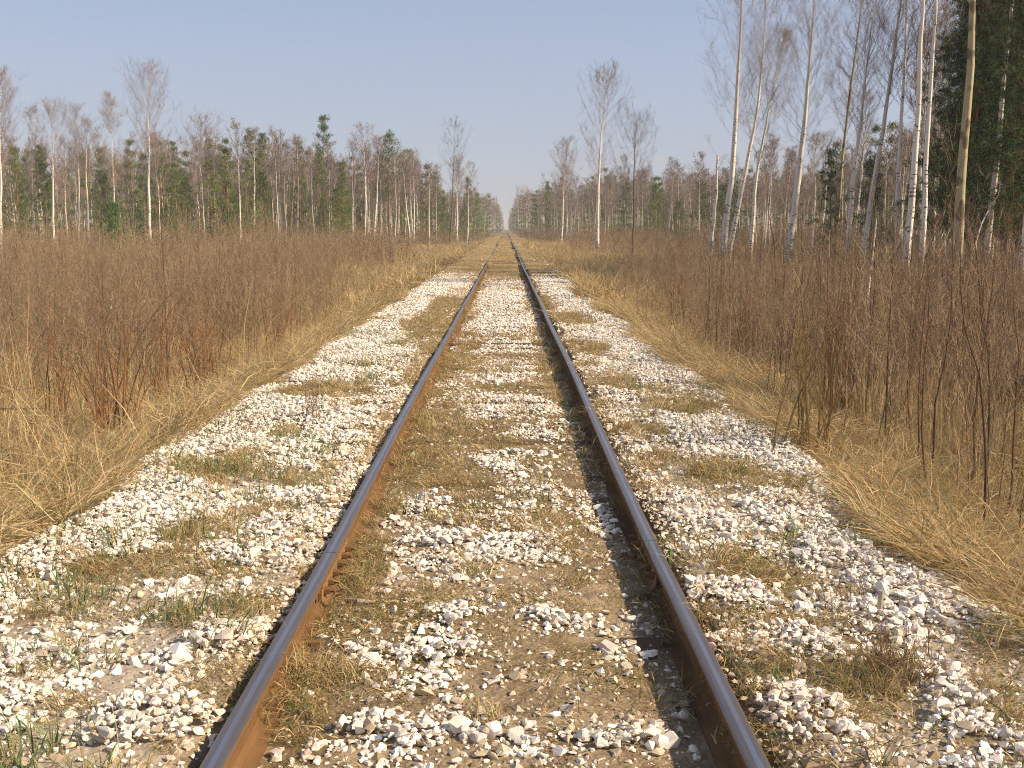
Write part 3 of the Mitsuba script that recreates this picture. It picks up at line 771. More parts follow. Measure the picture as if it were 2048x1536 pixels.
DRY = [(STRAW, 0.62), ((0.40, 0.27, 0.125), 0.25), (OLIVE, 0.11), (GREEN, 0.02)]
MIX = [(STRAW, 0.40), (OLIVE, 0.36), ((0.33, 0.22, 0.105), 0.16), (GREEN, 0.08)]
DRY2 = [(STRAW, 0.66), (OLIVE, 0.22), ((0.42, 0.31, 0.16), 0.12)]
GRN = [(GREEN, 0.72), (OLIVE, 0.22), (STRAW, 0.06)]
mats = [group(f"shape_mat_{i}", grass_patch(100 + i, 0.62, 1000, 0.27, 0.0052, 73, 0.6, DRY, 0.05, 0.06)) for i in range(6)]
turfs = [group(f"shape_turf_{i}", grass_patch(120 + i, 0.17, 190, 0.052, 0.0034, 48, 0.9, MIX)) for i in range(5)]
tufts = [group(f"shape_tuft_{i}", grass_patch(140 + i, 0.075, 85, 0.09, 0.0036, 34, 1.1, MIX)) for i in range(5)]
dtufts = [group(f"shape_dry_tuft_{i}", grass_patch(150 + i, 0.085, 80, 0.135, 0.0038, 42, 1.2, DRY)) for i in range(4)]
shoots = [group(f"shape_shoot_{i}", grass_patch(160 + i, 0.11, 34, 0.090, 0.0058, 18, 0.5, GRN)) for i in range(4)]
stalks = [group(f"shape_stalk_{i}", grass_patch(170 + i, 0.30, 46, 0.75, 0.0058, 14, 0.5, DRY)) for i in range(4)]
wides = [group(f"shape_wide_{i}", grass_patch(180 + i, 1.5, 1000, 0.42, 0.017, 58, 0.7, DRY, 0.25, 0.12)) for i in range(5)]
turfw = [group(f"shape_turf_wide_{i}", grass_patch(190 + i, 0.9, 600, 0.15, 0.015, 56, 0.8, DRY2, 0.1)) for i in range(4)]

rng = np.random.default_rng(31)


def strew(name, groups, x, y, dz=0.0, smin=0.85, smax=1.2):
    z = gz(x, y)
    sx_, sy_ = (gz(x + 0.3, y) - gz(x - 0.3, y)) / 0.6, (gz(x, y + 0.3) - gz(x, y - 0.3)) / 0.6  # patches lie along the slope
    lean = np.degrees(np.arctan(np.hypot(sx_, sy_)))
    way = np.degrees(np.arctan2(-sy_, -sx_))
    for a, b, c, l_, w_ in zip(x, y, z, lean, way):
        scatter(name, groups[rng.integers(len(groups))], xf(a, b, c + dz, rng.uniform(0, 360), rng.uniform(smin, smax), lean=l_, leandir=w_))


def points(n, x0, x1, y0, y1, margin=1.0):
    x, y = rng.uniform(x0, x1, n), rng.uniform(y0, y1, n)
    ok = in_view(x, y, margin)
    return x[ok], y[ok]


# dry matted grass on the slopes and the strips beside the bank
x, y = points(2300, -14, 12, 2.2, 30, 1.4)
el, er = edges(y)
ok = ((x < el - 0.38) | (x > er + 0.36)) & (rng.uniform(0, 1, len(x)) < np.clip(1.35 - y / 40, 0.3, 1))
strew("dry_grass", mats, x[ok], y[ok])
y = np.concatenate([np.arange(2.3, 32, 0.42)] * 2)
half = len(y) // 2
el, er = edges(y)
x = np.where(np.arange(len(y)) < half, el - 0.50, er + 0.48) + rng.normal(0, 0.07, len(y))
ok = in_view(x, y, 1.0)
strew("dry_grass", mats, x[ok], y[ok], -0.01, 0.7, 0.95)
x, y = points(1900, -3.6, 3.4, 2.4, 30, 0.6)
el, er = edges(y)
ok = ((x < el + 0.02) & (x > el - 0.9)) | ((x > er + 0.02) & (x < er + 0.9))
strew("dry_grass", dtufts, x[ok], y[ok], 0, 0.9, 1.5)
x, y = points(2600, -26, 18, 24, 130, 2.0)
el, er = edges(y)
ok = ((x < el - 0.9) & (x > -15)) | ((x > er + 0.9) & (x < 10))
strew("dry_grass", wides, x[ok][:760], y[ok][:760])
# low turf between the stones
x, y = points(20000, -2.55, 2.35, 2.3, 26, 0.4)
o, g, b = openness(x, y), cover(GRASS, x, y), cover(BARE, x, y)
el, er = edges(y)
inside = (x > el - 0.05) & (x < er + 0.05) & (np.abs(np.abs(x) - 0.796) > 0.07) & ((x < 0.40) | (x > 0.8) | (rng.uniform(0, 1, len(x)) < 0.35))
want = np.clip(0.30 * sstep(0.50, 0.12, o) * (0.45 + 0.9 * sstep(0.42, 0.62, np_noise(x * 1.9, y * 1.5, seed=41))) + 0.62 * g, 0, 1) * (1 - 0.9 * b) * (0.45 + 0.55 * sstep(9, 4, y) + 0.2)
ok = inside & (rng.uniform(0, 1, len(x)) < want * 0.42)
strew("turf", turfs, x[ok], y[ok], 0, 0.8, 1.3)
ok = inside & (rng.uniform(0, 1, len(x)) < (0.02 + 0.16 * g) * (1 - b))
x2, y2 = x[ok], y[ok]
half = len(x2) // 2
strew("turf", tufts, x2[:half], y2[:half], 0, 0.7, 1.3)
strew("turf", dtufts, x2[half:], y2[half:], 0, 0.6, 1.1)
# grass that leans on the rails
yy = np.concatenate([rng.uniform(2.4, 14, 190), rng.uniform(14, 34, 120)])
sd_ = np.where(rng.uniform(0, 1, len(yy)) < 0.72, 1, -1)
rail = rng.choice([-1, 1], len(yy))
xx = rail * 0.796 - rail * sd_ * (0.10 + np.abs(rng.normal(0, 0.06, len(yy))))
ok = (np_noise(yy * 0.9, rail * 3.0, seed=43) > 0.46) & ((rail < 0) | (sd_ < 0) | (yy > 9) | (rng.uniform(0, 1, len(yy)) < 0.25))
strew("turf", tufts + dtufts, xx[ok], yy[ok], 0, 0.4, 0.85)
# fresh green shoots, mostly in the ballast on the left shoulder
x, y = points(2400, -2.4, 2.15, 2.6, 17, 0.3)
dens = 0.45 * ((x > -2.4) & (x < -1.1)) * sstep(0.38, 0.58, np_noise(x * 1.6, y * 1.2, seed=45)) + 0.06 * (x > 1.3) + 0.015
dens = dens + 0.5 * sstep(0.5, 0.62, np_noise(x * 1.4, y * 1.4, seed=46)) * (x < -0.95) * (y < 7) + 0.25 * sstep(0.52, 0.62, np_noise(x * 1.4, y * 1.4, seed=48)) * (x > 1.5) * (y < 6)
ok = (rng.uniform(0, 1, len(x)) < dens) & (np.abs(np.abs(x) - 0.796) > 0.09)
strew("green_shoots", shoots, x[ok], y[ok], 0, 0.7, 1.35)
# the grown-over track beyond
def strew_flat(x, y, smin, smax, flat):
    for a, b_, c in zip(x, y, gz(x, y)):
        s = rng.uniform(smin, smax)
        scatter("turf", turfw[rng.integers(4)], xf(a, b_, c - 0.015, rng.uniform(0, 360), s, s * flat))


x, y = points(700, -2.6, 2.4, 24, 90, 0.3)
ok = (rng.uniform(0, 1, len(x)) < np.clip(0.22 + 0.5 * sstep(30, 44, y) + cover(GRASS, x, y) * 0.5, 0, 1) * (1 - 0.8 * cover(STONE, x, y))) & (np.abs(np.abs(x) - 0.796) > 0.4)
strew_flat(x[ok], y[ok], 0.45, 0.8, 0.45)
x, y = points(330, -3.0, 2.8, 85, 210, 0.3)
strew_flat(x, y, 0.8, 1.3, 0.30)
# tall straw at the edge of the thickets
x, y = points(2600, -14, 11, 6, 60, 1.0)
ok = ((x < -3.2) & (x > -6.5 - y * 0.06) | (x > 2.9) & (x < 3.4 + y * 0.12)) & (np_noise(x * 0.6, y * 0.4, seed=47) > 0.42)
strew("dry_grass", stalks, x[ok][:800], y[ok][:800], 0, 0.6, 1.25)
for n, text in (("dry_grass", "long straw-coloured dead grass lying matted on the banks and in the thickets"), ("turf", "short olive and straw turf growing between the stones and along the rails"), ("green_shoots", "fresh blue-green grass shoots coming up through the white ballast")):
    tag(n, text, {"dry_grass": "dry grass", "turf": "turf", "green_shoots": "grass"}[n], kind="stuff")

# ---------------------------------------------------------------- thickets of bare saplings
def thicket(seed, side, n, H, r0, nb, nt, width, colour=STEM, twigcol=TWIG, lite=False):
    rng = np.random.default_rng(seed)
    st = Mesh()
    for _ in range(n):
        b = (rng.uniform(-side, side) / 2, rng.uniform(-side, side) / 2, -0.1)
        sapling_mesh(st, st, rng, b, H * rng.uniform(0.55, 1.15), r0 * rng.uniform(0.7, 1.3), nb, nt, colour, twigcol, width=width, sides=3, lite=lite)
    return {"type": "shapegroup", "stems": st.ply("plant_matter")}


near_th = []
for i in range(5):
    scene[f"shape_thicket_near_{i}"] = thicket(200 + i, 2.6, 22, 1.75, 0.0075, 12, 4, 0.0055)
    near_th.append(f"shape_thicket_near_{i}")
far_th = []
for i in range(5):
    scene[f"shape_thicket_far_{i}"] = thicket(220 + i, 4.6, 44, 1.95, 0.012, 9, 3, 0.014, lite=True)
    far_th.append(f"shape_thicket_far_{i}")

LEFT_EDGE = ([0, 8, 12, 16, 20, 26, 50, 100, 170, 400], [-9.5, -8.6, -5.6, -4.3, -4.0, -4.2, -5.3, -7.2, -7.0, -6.5])
RIGHT_EDGE = ([0, 6, 8, 12, 22, 50, 80, 120, 400], [3.4, 3.1, 2.9, 2.9, 3.2, 3.7, 4.2, 4.8, 5.5])
rng = np.random.default_rng(52)
n = 1700
y = 6 + 30 * rng.uniform(0, 1, n) ** 0.8
x = rng.uniform(-24, 20, n)
le, re_ = np.interp(y, *LEFT_EDGE), np.interp(y, *RIGHT_EDGE)
ok = in_view(x, y, 2.5) & ((np_noise(x * 0.28, y * 0.28, seed=54) > np.where(x > 0, 0.28, 0.40)) | (y > 26)) & (rng.uniform(0, 1, n) < np.where(x > 0, np.clip((y - 3) / 10, 0.85, 1), np.clip((y - 8) / 12, 0.35, 1))) & (((x < le - 0.6) & ((y > 14) | (np_noise(x * .5, y * .5, seed=53) > 0.58))) | ((x > re_ + 0.6) & (y > 6.2)))
x, y = x[ok], y[ok]
z = gz(x, y)
for a, b, c in list(zip(x, y, z))[:640]:
    scatter("brushwood", near_th[rng.integers(5)], xf(a, b, c - 0.02, rng.uniform(0, 360), rng.uniform(0.85, 1.2), rng.uniform(0.75, 1.25) * (1.0 if a < 0 else 0.80 if b < 20 else 0.68) * (0.45 + 1.05 * float(np_noise(a * 0.30, b * 0.30, seed=57))) * (1.45 if rng.uniform() < 0.10 else 1.0)))
n = 9000
y = 34 + 150 * rng.uniform(0, 1, n) ** 1.2
x = rng.uniform(-90, 80, n)
le, re_ = np.interp(y, *LEFT_EDGE), np.interp(y, *RIGHT_EDGE)
ok = in_view(x, y, 4) & ((x < le - 1.6) | (x > re_ + 1.6))
x, y = x[ok], y[ok]
z = gz(x, y)
for a, b, c in list(zip(x, y, z))[:900]:
    scatter("brushwood", far_th[rng.integers(5)], xf(a, b, c - 0.02, rng.uniform(0, 360), rng.uniform(0.9, 1.2), rng.uniform(0.75, 1.15) * (1.0 if a < 0 or b > 95 else 0.64) * (0.45 + 1.05 * float(np_noise(a * 0.16, b * 0.16, seed=58))) * (1.4 if rng.uniform() < 0.08 and a < 0 else 1.0)))
for y in np.arange(180, 700, 9.0):
    for sgn in (-1, 1):
        for _ in range(2):
            x = sgn * rng.uniform(6.5, 12) if sgn < 0 else rng.uniform(6.0, 11)
            scatter("brushwood", far_th[rng.integers(5)], xf(x, y, float(gz(x, y)), rng.uniform(0, 360), 1.5, 1.3))
for y in np.arange(80, 175, 2.6):  # taller scrub along the forest's front
    for x in [*(np.interp(y, [70, 80, 100, 130, 170, 230], [-30, -24, -15, -9.5, -7.0, -6.2]) - rng.uniform(0, 22, 2)), *(np.interp(y, [80, 100, 140, 170, 230], [24, 20, 12.5, 9, 6.8]) + rng.uniform(0, 14, 1))]:
        scatter("brushwood", far_th[rng.integers(5)], xf(x, y, float(gz(x, y)), rng.uniform(0, 360), 1.2, rng.uniform(1.3, 2.0)))
tag("brushwood", "dense reddish-brown thicket of leafless saplings on both sides of the track", "brushwood", kind="stuff")

# single saplings and bushes that stand out in front of the thickets
dist_of = {}


def tell_apart():
    """Where several things came out with one label, says which is nearer."""
    same = {}
    for k in dist_of:
        same.setdefault(labels[k]["label"], []).append(k)
    for text, keys in same.items():
        n = len(keys)
        if n > 1:
            names = {2: ["nearer", "farther"], 3: ["nearest", "middle", "farthest"]}.get(n) or ["nearest", *["second third fourth fifth sixth seventh eighth".split()[i] + "-nearest" for i in range(n - 2)], "farthest"]
            for k, w in zip(sorted(keys, key=dist_of.get), names):
                labels[k]["label"] = f"{w} {text}"


class Near:
    """Says where something stands by the nearest landmark of its side, so that its label points to it."""

    def __init__(self, marks):
        self.marks = marks

    def __call__(self, x, y):
        best, text = 1e9, ""
        for mx, my, name in self.marks:
            if (mx < 0) != (x < 0):
                continue
            du, dv = x / y - mx / my, math.log(y / my)
            d = math.hypot(du * 6, dv * 0.9)
            if d < best:
                side = "" if abs(du) < 0.006 else ("just " if abs(du) < 0.022 else "") + ("right of" if du > 0 else "left of")
                depth = "behind" if dv > 0.12 else "in front of" if dv < -0.12 else ""
                rel = f"{depth} and {side}" if side and depth else side or depth or "beside"
                best, text = d, f"{rel} {name}"
        return text


variants = []
for i in range(9):
    r = np.random.default_rng(300 + i)
    st, tw = Mesh(), Mesh()
    col = [(0.17, 0.105, 0.065), (0.11, 0.075, 0.055), (0.24, 0.15, 0.08)][i % 3]
    sapling_mesh(st, tw, r, (0, 0, -0.08), 2.4, 0.0115, 17, 5, col, (0.23, 0.165, 0.11), lean=0.08, spread=0.26, width=0.0045)
    variants.append({"stem": st.ply("plant_matter", smooth=True), "twigs": tw.ply("plant_matter")})
TONE = ["reddish-brown", "dark", "orange-brown"]
special = [(3.26, 8.28, 2.3, 1, "dark straight sapling at the front of the right thicket, its foot in flattened grass"),
           (3.21, 8.46, 2.2, 0, "reddish sapling crowding the dark straight one at the front of the right thicket"),
           (3.03, 6.75, 1.9, 1, "nearest bare sapling at the right edge, standing in matted straw"),
           (3.45, 7.4, 2.1, 0, "bare sapling just behind the nearest one at the right edge"),
           (3.32, 21.7, 2.3, 2, "sapling ending the thicket beside the long ballast lobe on the right"),
           (-4.69, 15.7, 3.0, 1, "tall dark sapling in front of the left thicket, taller than all around it"),
           (-4.2, 13.2, 1.9, 0, "thin brown sapling between the two big willow clumps left of the track"),
           (-5.9, 13.4, 1.3, 2, "short twig-like sapling alone in the dry grass left of the arching willow")]
MARKS = Near([(2.36, 8.1, "the low olive-brown willow bush"), (3.4, 11.0, "the upright willow clump"), (3.3, 15.2, "the reddish willow clump"), (3.35, 21.0, "the tall tight willow clump"), (6.15, 12.6, "the dark root heap"),
              (5.05, 15.6, "the thin white birch stem"), (3.26, 8.28, "the dark straight sapling"), (-3.4, 10.0, "the arching willow"), (-3.75, 14.3, "the dense upright willow clump"), (-4.69, 15.7, "the tall dark sapling"),
              (-7.45, 21.3, "the thin white birch stem"), (-5.9, 13.4, "the short lone sapling")])
rng = np.random.default_rng(61)
spots_ = [(a, b, c, t, d) for a, b, c, t, d in special]


def size_word(h):
    return "short" if h < 1.8 else "tall" if h > 2.6 else "thin"


for want, x0, x1, y0, y1, lim in ((132, 2.9, 9.0, 6.4, 19, -0.1), (172, -11, -4.0, 12.5, 25, -0.1)):
    for _ in range(4000):
        if len(spots_) >= want:
            break
        b, a = rng.uniform(y0, y1), rng.uniform(x0, x1)
        if (a > 0 and a < np.interp(b, *RIGHT_EDGE) - 0.1) or (a < 0 and a > np.interp(b, *LEFT_EDGE) + 0.5) or not in_view(a, b, lim) or min(math.hypot(a - q[0], b - q[1]) for q in spots_) < 0.22:
            continue
        h = rng.uniform(1.4, 2.5) if a < 0 else rng.uniform(1.1, 2.4) + 1.1 * rng.uniform() ** 2 * (a > 4.2)
        spots_.append((a, b, h, rng.integers(3), None))
for a, b, h, t, text in spots_:
    k = key_of("sapling")
    place(k, variants[t + 3 * rng.integers(3)], xf(a, b, float(gz(a, b)), rng.uniform(0, 360), (0.55 + 0.45 * h / 2.4) * rng.uniform(0.8, 1.05), h / 2.4))
    if not text:
        dist_of[k] = b
    tag(k, text or f"{size_word(h)} {TONE[t]} bare sapling {MARKS(a, b)}", "sapling", None if text else f"bare saplings {'left' if a < 0 else 'right'} of the track")

for (a, b, n, H, spread, seed, text) in [
        (-3.40, 10.0, 18, 1.75, 0.42, 71, "many-stemmed bare willow arching outwards at the foot of the left bank"),
        (-3.75, 14.3, 26, 1.55, 0.22, 72, "dense upright clump of bare willow stems behind the arching one"),
        (-3.95, 11.3, 16, 1.6, 0.30, 78, "bare willow right behind the arching one, its stems fanning out to both sides"),
        (-3.35, 12.4, 14, 1.35, 0.22, 79, "small bare willow clump between the arching willow and the dense upright one"),
        (-5.1, 12.9, 15, 1.5, 0.28, 80, "bare willow clump farther from the rails, left behind the arching one"),
        (-3.45, 17.2, 18, 1.35, 0.20, 87, "low bare willow clump behind the dense upright one, close to the gravel edge"),
        (-4.6, 15.2, 18, 1.6, 0.20, 75, "bare willow clump beside the forked dark sapling left of the track"),
        (2.36, 8.1, 15, 1.25, 0.34, 73, "low olive-brown willow bush spreading over the edge of the right ballast shoulder"),
        (3.4, 11.0, 18, 1.7, 0.22, 76, "upright bare willow clump at the thicket's edge right of the track"),
        (3.3, 15.2, 20, 1.6, 0.24, 77, "reddish willow clump at the thicket's edge, beside the end of the big right ballast lobe"),
        (3.35, 21.0, 22, 1.9, 0.20, 74, "tall tight willow clump standing out of the dry grass on the right bank")]:
    k = key_of("willow_bush")
    r = np.random.default_rng(seed)
    m = xf(a, b, float(gz(a, b)) - 0.03)
    for _ in range(n):
        st = Mesh()
        base = (r.normal(0, 0.10), r.normal(0, 0.10), 0)
        col = (0.24, 0.125, 0.060) if seed != 73 else (0.21, 0.15, 0.065)
        sapling_mesh(st, st, r, base, H * r.uniform(0.6, 1.15), r.uniform(0.006, 0.012), 9, 4, col, TWIG if seed != 73 else (0.20, 0.145, 0.07), lean=spread, spread=0.22, width=0.0045, droop=0.5 if spread > 0.4 else 0.1)
        scene[key_of(f"{k}__stem")] = {**st.ply("plant_matter"), "to_world": m}
    tag(k, text, "willow bush")

# ---------------------------------------------------------------- single trees
GREY_TWIG, RED_TWIG = (0.27, 0.235, 0.215), (0.275, 0.22, 0.195)
# name, builder, x, y, arguments, label, category
HERO = [
    ("birch_tree", 6.55, 79.0, dict(seed=1, H=12.9, r0=0.135, lean=(0.55, 0), bow=0.35, start=0.36, reach=1.9, limb=(0.36, 2.7, 2.6, 0.75), kink=0.10, n1=52, thick=0.93), "lone crooked white birch right of the track, with a forked side limb below its crown"),
    ("birch_tree", 5.55, 112.0, dict(seed=2, H=10.4, r0=0.10, lean=(0.5, 0), start=0.4, reach=1.6, thick=1.18, n1=46), "slim white birch left of the crooked one, beside the far end of the clearing"),
    ("birch_tree", 9.98, 52.0, dict(seed=3, H=15.4, r0=0.165, lean=(0.55, 0), bow=0.25, start=0.36, reach=2.1, n1=66, n2=8, thick=0.58), "tall thick white birch of the leaning pair, its crown leaving the picture"),
    ("birch_tree", 10.25, 52.6, dict(seed=4, H=14.2, r0=0.125, lean=(1.55, 0), bow=0.3, start=0.40, reach=1.7, n1=56, thick=0.58), "white birch leaning right from the foot of the thick tall one"),
    ("birch_tree", 9.75, 54.0, dict(seed=5, H=9.0, r0=0.105, lean=(0.4, 0), bow=0.2, n1=6, n2=3, reach=0.7, start=0.3, top=0.62), "short white birch snag with its top broken off, left of the leaning pair"),
    ("birch_tree", 11.85, 54.5, dict(seed=6, H=11.2, r0=0.115, lean=(1.25, 0), bow=0.45, start=0.42, reach=1.6, n1=52, thick=0.81), "curved white birch right of the leaning pair"),
    ("birch_tree", 11.2, 45.0, dict(seed=7, H=12.6, r0=0.17, lean=(0.85, 0), bow=-0.3, start=0.38, reach=1.7, n1=64, thick=0.68), "birch with grey scaly lower trunk and clean white top, right of the curved one"),
    ("birch_tree", 12.1, 40.0, dict(seed=8, H=11.0, r0=0.10, lean=(0.55, 0), start=0.45, reach=1.4, n1=46, thick=0.68), "slender white birch of the pair with small pines behind it"),
    ("birch_tree", 12.75, 40.5, dict(seed=9, H=13.5, r0=0.115, lean=(0.9, 0), bow=0.2, start=0.45, reach=1.7, n1=60, thick=0.68), "taller white birch of the pair with small pines behind it"),
    ("birch_tree", 11.0, 31.0, dict(seed=10, H=13.0, r0=0.115, lean=(0.25, 0), bow=0.08, start=0.62, reach=1.5, n1=36, thick=0.56), "brightest straight white birch, bare of limbs far up, near the dark pines"),
    ("birch_tree", 12.2, 33.0, dict(seed=11, H=13.5, r0=0.095, lean=(0.15, 0), start=0.5, reach=1.5, n1=44, thick=0.56), "thin white birch right behind the brightest straight one"),
    ("birch_tree", 13.6, 39.0, dict(seed=12, H=14.0, r0=0.095, lean=(-0.2, 0), start=0.4, reach=1.9, n1=60, thick=0.68), "white birch with dark reddish crown between the small pines and the brightest birch"),
    ("birch_tree", 10.6, 27.0, dict(seed=13, H=3.1, r0=0.045, lean=(1.15, 0), n1=6, n2=2, reach=0.5, start=0.5, top=0.8), "thin dead white birch stem leaning far right in front of the pines"),
    ("birch_tree", 13.55, 29.5, dict(seed=14, H=12.5, r0=0.10, lean=(0.1, 0), start=0.5, reach=1.5, n1=40, thick=0.56), "white birch at the frame's right edge, leaning right"),
    ("birch_tree", 15.4, 36.0, dict(seed=15, H=14.0, r0=0.12, lean=(0.3, 0), start=0.5, reach=1.7, n1=40, thick=0.56), "pale shaded birch trunk behind the thick yellow-grey aspen"),
    ("birch_tree", 13.4, 46.0, dict(seed=16, H=14.5, r0=0.09, lean=(1.0, 0), start=0.35, reach=2.0, n1=60, thick=0.74, bark="aspen_bark"), "grey-trunked tree with wide thin crown between the two white birch pairs"),
    ("aspen_tree", 12.05, 30.0, dict(seed=17, H=15.5, r0=0.155, lean=(-0.2, 0), bow=0.10, start=0.52, reach=2.2, n1=34, thick=0.62, bark="aspen_bark", limb=(0.50, 2.5, 1.6, 1.2)), "thick yellow-grey aspen trunk in front of the dark pines on the right"),
    ("alder_tree", 8.0, 70.0, dict(seed=18, H=8.8, r0=0.085, lean=(-0.1, 0), start=0.34, reach=1.9, n1=40, n2=6, thick=0.99, bark="dark_bark", steep=0.8, twig=(0.15, 0.11, 0.09)), "dark-trunked bare tree with wide open crown, right of the crooked birch"),
    # left side
    ("birch_tree", -25.2, 80.5, dict(seed=21, H=13.3, r0=0.125, lean=(0.3, 0), bow=0.1, start=0.42, reach=2.1, n1=60, thick=0.99), "tallest white birch in the left forest, its crown well above its neighbours"),
    ("birch_tree", -36.9, 83.0, dict(seed=22, H=13.3, r0=0.125, lean=(0.8, 0), start=0.42, reach=1.9, n1=60, thick=0.99), "tall white birch at the picture's left edge"),
    ("birch_tree", -38.0, 86.0, dict(seed=23, H=13.2, r0=0.11, lean=(0.4, 0), start=0.4, reach=1.8, n1=50, thick=0.99), "reddish-crowned birch partly cut by the picture's left edge"),
    ("birch_tree", -34.2, 86.0, dict(seed=24, H=11.4, r0=0.12, lean=(0.55, 0), start=0.5, reach=1.5, n1=46, thick=0.99), "white birch with narrow pointed crown, right of the conical spruce"),
    ("birch_tree", -34.6, 92.0, dict(seed=25, H=12.0, r0=0.10, lean=(0.3, 0), start=0.5, reach=1.4, n1=40, thick=1.05), "thin birch standing just left of the one with the narrow pointed crown"),
    ("birch_tree", -33.0, 90.0, dict(seed=26, H=10.6, r0=0.10, lean=(0.3, 0), start=0.5, reach=1.4, n1=40, thick=1.05), "speckled white birch between the pointed-crowned one and the tallest one"),
    ("birch_tree", -25.5, 96.0, dict(seed=27, H=11.2, r0=0.10, lean=(0.4, 0), bow=0.3, start=0.42, reach=2.1, n1=50, thick=1.05, bark="aspen_bark"), "pale bare tree with loose wide crown, next right of the tallest birch"),
    ("birch_tree", -24.0, 108.0, dict(seed=28, H=11.2, r0=0.12, lean=(0.5, 0), bow=0.2, start=0.55, reach=1.3, n1=36, thick=1.12), "gently bent bright white birch in the left forest, left of the tall narrow pine"),
    ("birch_tree", -21.5, 112.0, dict(seed=29, H=11.0, r0=0.115, lean=(1.3, 0), start=0.6, reach=1.1, n1=30, thick=1.12, bark="aspen_bark"), "yellowish trunk leaning right beside the straight birch, left of the tall narrow pine"),
    ("birch_tree", -20.3, 110.0, dict(seed=30, H=10.6, r0=0.125, lean=(0.3, 0), start=0.55, reach=1.3, n1=36, thick=1.12), "straight bright birch with a leaning stem at its foot, left of the narrow pine"),
    ("birch_tree", -14.4, 116.0, dict(seed=31, H=12.6, r0=0.115, lean=(0.2, 0), start=0.5, reach=1.5, n1=44, thick=1.12), "tall straight white birch right of the tall narrow pine"),
    ("birch_tree", -13.6, 116.5, dict(seed=32, H=11.4, r0=0.12, lean=(0.9, 0), bow=0.1, start=0.5, reach=1.4, n1=40, thick=1.12), "white birch leaning right with a pine behind its crown"),
    ("birch_tree", -10.9, 131.0, dict(seed=33, H=10.8, r0=0.115, lean=(-0.8, 0), start=0.5, reach=1.3, n1=36, thick=1.24), "left stem of the birch pair that spreads in a narrow V"),
    ("birch_tree", -10.7, 131.5, dict(seed=34, H=11.2, r0=0.115, lean=(0.1, 0), start=0.5, reach=1.3, n1=36, thick=1.24), "right stem of the birch pair that spreads in a narrow V"),
    ("birch_tree", -8.9, 132.0, dict(seed=35, H=9.6, r0=0.10, lean=(0.3, 0), start=0.5, reach=1.2, n1=30, thick=1.24), "bright birch next right of the narrow V pair"),
    ("alder_tree", -6.9, 140.0, dict(seed=36, H=15.2, r0=0.11, lean=(0.9, 0), start=0.5, reach=2.0, n1=34, n2=6, thick=1.24, bark="dark_bark", twig=(0.20, 0.17, 0.13)), "tall dark-stemmed tree with sparse yellowish crown above the left forest's end"),
    ("birch_tree", -6.0, 141.0, dict(seed=37, H=11.0, r0=0.125, lean=(0.1, 0), start=0.5, reach=1.4, n1=36, thick=1.24), "white birch at the right foot of the tall dark-stemmed tree"),
    ("birch_tree", -5.4, 160.0, dict(seed=38, H=11.4, r0=0.11, lean=(0.5, 0), start=0.45, reach=1.4, n1=36, thick=1.36), "last bright birch pair's front stem, where the left forest meets the track"),
    ("birch_tree", 9.6, 172.0, dict(seed=39, H=11.5, r0=0.11, lean=(-0.7, 0), start=0.5, reach=1.4, n1=36, thick=1.36), "white birch leaning left where the right forest begins beside the track"),
    ("birch_tree", 27.0, 88.0, dict(seed=41, H=12.0, r0=0.08, lean=(0.6, 0), start=0.55, reach=1.4, n1=34, thick=0.99), "pale thin birch in front of the right background stand, right of the scaly birch"),
    ("birch_tree", 25.0, 90.0, dict(seed=42, H=9.5, r0=0.08, lean=(0.6, 0), start=0.55, reach=1.2, n1=30, thick=0.99), "second pale thin birch in front of the right background stand"),
]
scene["cane"] = twosided({"type": "diffuse", "reflectance": rgb(0.50, 0.38, 0.21)})
scene["dark_bark"] = twosided({"type": "diffuse", "reflectance": rgb(0.17, 0.12, 0.09)})
for name, a, b, kw, text in HERO:
    k = key_of(name)
    place(k, make_birch(**{"twig": RED_TWIG, "n2": 8, "n3": 7, "thick": 0.8, "steep": 0.85, **kw}), xf(a, b, float(gz(a, b)) - 0.05))
    tag(k, text, {"birch_tree": "birch", "aspen_tree": "aspen", "alder_tree": "alder"}[name])

